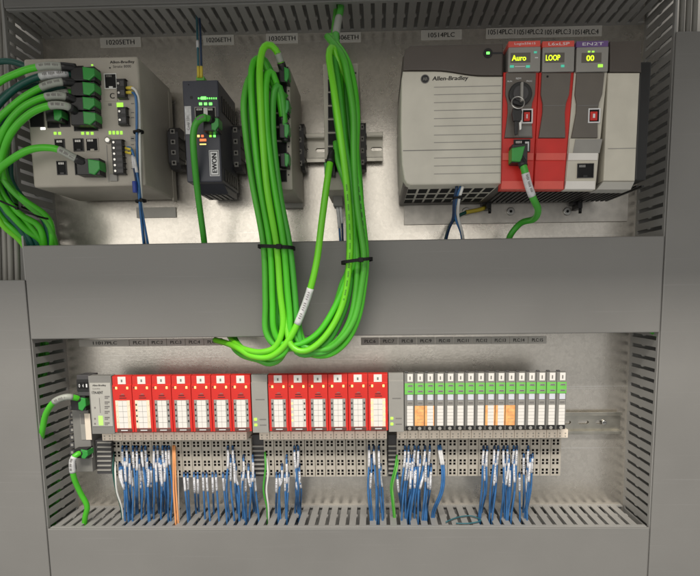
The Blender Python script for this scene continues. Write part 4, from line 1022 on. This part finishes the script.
# --- field wires dropping into the bottom duct
zduct = ZB
def field_wire(label, px, py, ex, m='wire_blue', r=1.25, sl=None, group='blue wires dropping into the bottom duct', bow=8, ed=40, sm='sleeve_white', ey=None):
    sm = 'wire_sleeve' if sm == 'sleeve_white' else sm
    """from a terminal hole at photo point px,py to the slot at photo column ex in the duct top"""
    p = W(px, py, DT-2)
    e = W(ex, 514, ed); e.z = ZB-16
    mid = W(ex+(px-ex)*.45+random.uniform(-2.4, 2.4), 490, DT+bow)
    P = [p, W(px+random.uniform(-.4, .4), py+5, DT+5), W(px+(ex-px)*.12, py+16, DT+bow*.9), mid, Vector((e.x, -ed-1, ZB+5)), e]
    if py > 465: P = [p, W(px, py+4, DT+5), W(px+(ex-px)*.3, py+18, DT+bow*.8), Vector((e.x, -ed-1, ZB+5)), e]
    if len(P) == 6 and P[3].z > P[2].z-4: P.pop(3)
    t = thing('wire', label, 'wire', e, group)
    q = MB(); q.tube(P, r, m, 7, step=6); q.build('insulation', t)
    C = catmull(P, 6)
    if m.startswith('wire_blue') or m == 'wire_white':
        q = MB(); L0 = .02 if py > 465 else .015; q.tube([along(C, 0), along(C, .07)], r+.3, 'wire_dark_blue', 8, step=6); q.build('ferrule', t)
    if sl:
        q = MB(); q.tube([along(C, sl[0]+(sl[1]-sl[0])*k/3) for k in range(4)], r+.28, sm, 8, step=6)
        for k in range(6):
            if random.random() < .5: continue
            c0 = along(C, sl[0]+(sl[1]-sl[0])*(k+1)/8)+Vector((0, -(r+.42), 0))
            q.bm.faces.new([q.bm.verts.new(c0+Vector(v)) for v in ((-.8, 0, .35), (-.8, 0, -.35), (.8, 0, -.35), (.8, 0, .35))]).material_index = q.mi('ink_grey')
        q.build('marker_sleeve', t)
    return t
hi = (.08, .25); lo = (.12, .34); mdl = (.25, .42)
runs = [
 ('under the first four red modules', [(119.5, 463, 126, lo), (122.7, 445, 125, hi), (126.5, 445, 130, hi), (129.5, 454, 131, lo), (133, 445, 136, hi), (136.8, 445, 139, hi), (139, 455, 141, lo), (142, 445, 146, hi), (145.6, 445, 148, hi), (148.5, 463, 151, lo), (153.8, 445, 155, hi), (157.5, 445, 160, hi), (161, 455, 161, lo), (162.8, 445, 166, hi), (166, 445, 169, hi), (169, 445, 171, hi)]),
 ('in the middle of the left red run', [(184, 472, 187, lo), (187.6, 472, 190, lo), (194, 472, 197, lo), (197.6, 472, 199, lo), (203, 472, 206, lo), (206.6, 472, 209, lo), (212.5, 472, 215, lo), (216, 472, 218, lo), (223, 472, 226, lo), (226.5, 472, 228, lo)]),
 ('under the last red modules of the left run', [(228, 445, 230, hi), (232.5, 445, 240, hi), (235.5, 463, 238, lo), (242, 472, 243, lo), (245.5, 472, 247, lo), (251, 472, 255, lo), (254.5, 472, 258, lo)]),
 ('under the start of the middle red run', [(276.5, 472, 277, lo), (279.6, 472, 279, lo), (285, 472, 286, lo), (288.5, 472, 288, lo), (294.5, 445, 297, hi), (298, 445, 299, hi), (296.5, 463, 295, lo), (299.5, 463, 301, lo)]),
 ('under the last red module of the middle run', [(369, 445, 371, hi), (374, 445, 376, hi), (378.7, 445, 381, hi), (371.5, 454, 373, mdl), (374.6, 463, 378, lo), (380.5, 463, 384, lo)]),
 ('under the first slim modules', [(397.3, 472, 402, lo), (405, 445, 401, hi), (408.8, 445, 405, hi), (414.6, 445, 409, hi), (418.5, 445, 413, hi), (411, 463, 407, lo), (420, 455, 415, lo), (425, 445, 419, hi), (429.6, 445, 424, hi), (423, 463, 421, lo), (427, 463, 426, lo), (431, 463, 428, lo), (416, 463, 411, lo)]),
 ('under the middle slim modules', [(483.4, 445, 479, hi), (487, 445, 482, hi), (485, 455, 480.5, lo), (494.5, 445, 489, hi), (498, 445, 492, hi), (496.5, 455, 491, lo), (503.8, 445, 502, hi), (507.7, 445, 504, hi), (505.6, 463, 505, lo), (513.5, 445, 509, hi), (517, 445, 512, hi), (510, 463, 507, lo), (514.5, 455, 511, lo)]),
 ('under the right slim modules', [(523.8, 453, 523, hi), (528, 445, 525, hi), (532.5, 453, 527, hi), (519.5, 472, 521, lo), (527, 472, 528, lo)]),
]
for nm, ws in runs:
    ws = sorted(ws); extra = []
    for (p0, y0, e0, s0), (p1, y1, e1, s1) in zip(ws, ws[1:]):
        if p1-p0 < 6 and random.random() < .62 and not nm.startswith('in the middle'):
            extra.append(((p0+p1)/2, random.choice([454, 463]), (e0+e1)/2+random.uniform(-1, 1), lo))
    ws = sorted(ws+extra)
    for k, (px, py, ex, sl) in enumerate(ws):
        field_wire('%s blue wire from the left %s' % (ORD[k], nm), px, py, ex+random.uniform(-1.3, 1.3), 'wire_blue', 1.35, (sl[0]+random.uniform(-.01, .01), sl[1]+random.uniform(-.02, .02)), bow=random.uniform(5, 16), ed=random.choice([24, 30, 48, 54]))
for lb, a, c in (('curved blue wire with white sleeve just right of the first slim group', 441, 434), ('second curved blue wire beside the single one of the slim row', 439, 432)):
    P = [W(a-1, 445, DT-2), W(a, 450, DT+6), W(a+3, 470, DT+14), W(a+2, 490, DT+14), W(c+2, 508, DT+6), W(c, 516, DT)]
    P.append(P[-1]-Vector((0, 0, 18)))
    t = thing('wire', lb, 'wire', P[-1], 'blue wires dropping into the bottom duct'); q = MB(); q.tube(P, 1.5, 'wire_blue', 8, step=5); q.build('insulation', t)
    C = catmull(P); q = MB(); q.tube([along(C, .08+k*.05) for k in range(4)], 1.95, 'sleeve_white', 8, step=6); q.build('marker_sleeve', t)
for k, (a, c, e) in enumerate(((173, 445, 175.5), (174.8, 445, 178))):
    field_wire(('left', 'right')[k]+' orange wire of the pair between the blue wires', a, c, e, 'wire_orange', 1.25, None, 'orange wires', bow=12, ed=60, sm='brown_ferrule')
field_wire('pale yellow wire beside the orange pair', 178, 470, 179, 'marker_cream', 1.1, None, None, bow=6, ed=55)
for lb, pts, m_ in (('green earth wire at the left end of the terminal blocks', [(113.5, 452, 46), (113, 470, 54), (116, 490, 54), (121, 508, 48), (122, 516, 40)], 'cable_teal'),
                    ('white wire twisted with the green one at the left end', [(115, 462, 46), (115.5, 476, 56), (117, 492, 55), (122, 508, 50), (123, 516, 40)], 'wire_white'),
                    ('green wire between the two red runs', [(265, 452, 46), (265.5, 468, 56), (263.5, 490, 55), (267, 508, 50), (267, 516, 40)], 'cable_green'),
                    ('white wire beside the green one between the red runs', [(266.5, 458, 46), (268, 474, 56), (266.5, 490, 56), (268.5, 508, 52), (268.5, 516, 42)], 'wire_white'),
                    ('green wire left of the slim modules', [(397, 455, 46), (395, 468, 58), (391, 485, 58), (392, 500, 52), (395, 516, 42)], 'cable_green'),
                    ('pale green wire beside the one left of the slim modules', [(398, 460, 46), (396.5, 470, 57), (392.5, 486, 56), (393.5, 500, 52), (396, 516, 42)], 'green_band')):
    P = [W(*p) for p in pts]; P[-1].z = ZB-14
    q = MB(); q.tube(P, 1.3, m_, 8, step=5); solo(q, 'wire', lb, 'wire', 'green and white wires at the ends of the runs', origin=P[-1])
P = [W(446, 522, 66), W(450, 517, 60), W(459, 513.5, 50), W(470, 513, 46), W(478, 516, 54), W(481, 521, 62), W(470, 523.5, 70), W(456, 523, 70)]
for p in P: p.z = max(ZB+2.6, ZB+2.6)
q = MB(); q.tube(P, .9, 'wire_teal', 8, step=4); solo(q, 'wire', 'loose thin teal wire loop lying on the slots of the bottom duct', 'wire', origin=P[0])

# --- green cables at the lower left
cable('green cable arching from the adapter into the left duct', [(84, 401, DM-16), (76, 398, DM-6), (66, 397, DM+2), (54, 402, DM+4), (46, 414, DM-2), (42.8, 428, DM-9), (41, 438, 68), (37, 450, 60), (28, 472, 50)], 3.8, sleeves=[(.10, .24)], boot=.06, plug=(70, 396, 86, 411, DM-8, 'h'))
cable('green cable hanging from the adapter base into the bottom duct', [(84, 452, DM-16), (78, 454, DM-8), (72.5, 460, DM-4), (73.5, 476, DM-6), (80, 492, DM-14), (87, 506, DM-20), (85, 518, DM-24), (84, 535, DM-30)], 3.6, sleeves=[(.10, .26)], sleeve_m='sleeve_white', boot=.05, plug=(74, 449, 88, 459, DM-10, 'h'))
for i, (a, dd, m_) in enumerate(((38, 40, 'cable_green'), (30, 26, 'cable_lime'), (34, 55, 'cable_teal'), (24, 40, 'cable_lime'))):
    P = []
    for k in range(9):
        P.append(Vector((XL-12-9*i+6*math.sin(k*1.3+i), -(dd+6*math.cos(k*1.7+i)), zc_l-20-k*(zc_l+330)/8)))
    q = MB(); q.tube(P, 3.6, m_, 10, step=8)
    solo(q, 'network_cable', '%s green cable counted from the slots inside the covered left duct' % ORD[i], 'network cable', 'green cables inside the left duct', origin=P[-1])
P = [Vector((XR+10, -50, ZM2-12)), Vector((XR+20, -40, ZM2+10)), Vector((XR+26, -36, ZM2+60))]
P = [Vector((XR-12, -64, ZM2+8)), Vector((XR+2, -60, ZM2-1)), Vector((XR+16, -50, ZM2-6)), Vector((XR+34, -40, ZM2+12))]
q = MB(); q.tube(P, 4, 'cable_green', 10, step=5); solo(q, 'network_cable', 'dark green cable crossing into the right duct below the middle duct', 'network cable', origin=P[-1])

# ------------------------------------------------------------------ light
wd = bpy.data.worlds.new('World'); scene.world = wd; wd.use_nodes = True
bg = wd.node_tree.nodes['Background']; bg.inputs[0].default_value = (.95, .94, .92, 1); bg.inputs[1].default_value = .34
def area(name, loc, target, sx, sy, power, col):
    l = bpy.data.lights.new(name, 'AREA'); l.shape = 'RECTANGLE'; l.size = sx; l.size_y = sy; l.energy = power; l.color = col
    o = bpy.data.objects.new(name, l); COL.objects.link(o); o.location = loc
    o.rotation_euler = (Vector(target)-Vector(loc)).to_track_quat('-Z', 'Y').to_euler(); return o
# the front header of the cabinet, above the picture, shades the upper row from the ceiling lamp
q = MB(); q.box(-760, 760, 340, 400, 312, 620, 'duct_pvc', 3); o = q.build('cabinet_header'); o['kind'] = 'structure'
area('ceiling_lamp', (.0, -1.8, 1.83), (0, 0, -.15), 1.5, .35, 56, (1, .94, .86))
area('room_lamp', (-.7, -2.3, .45), (0, 0, -.15), 3.0, 1.3, 13, (1, .95, .87))
scene.view_settings.view_transform = 'Standard'; scene.view_settings.look = 'None'
scene.view_settings.exposure = .38; scene.view_settings.gamma = 1

for o in bpy.data.objects:
    if 'o_' in o: del o['o_']
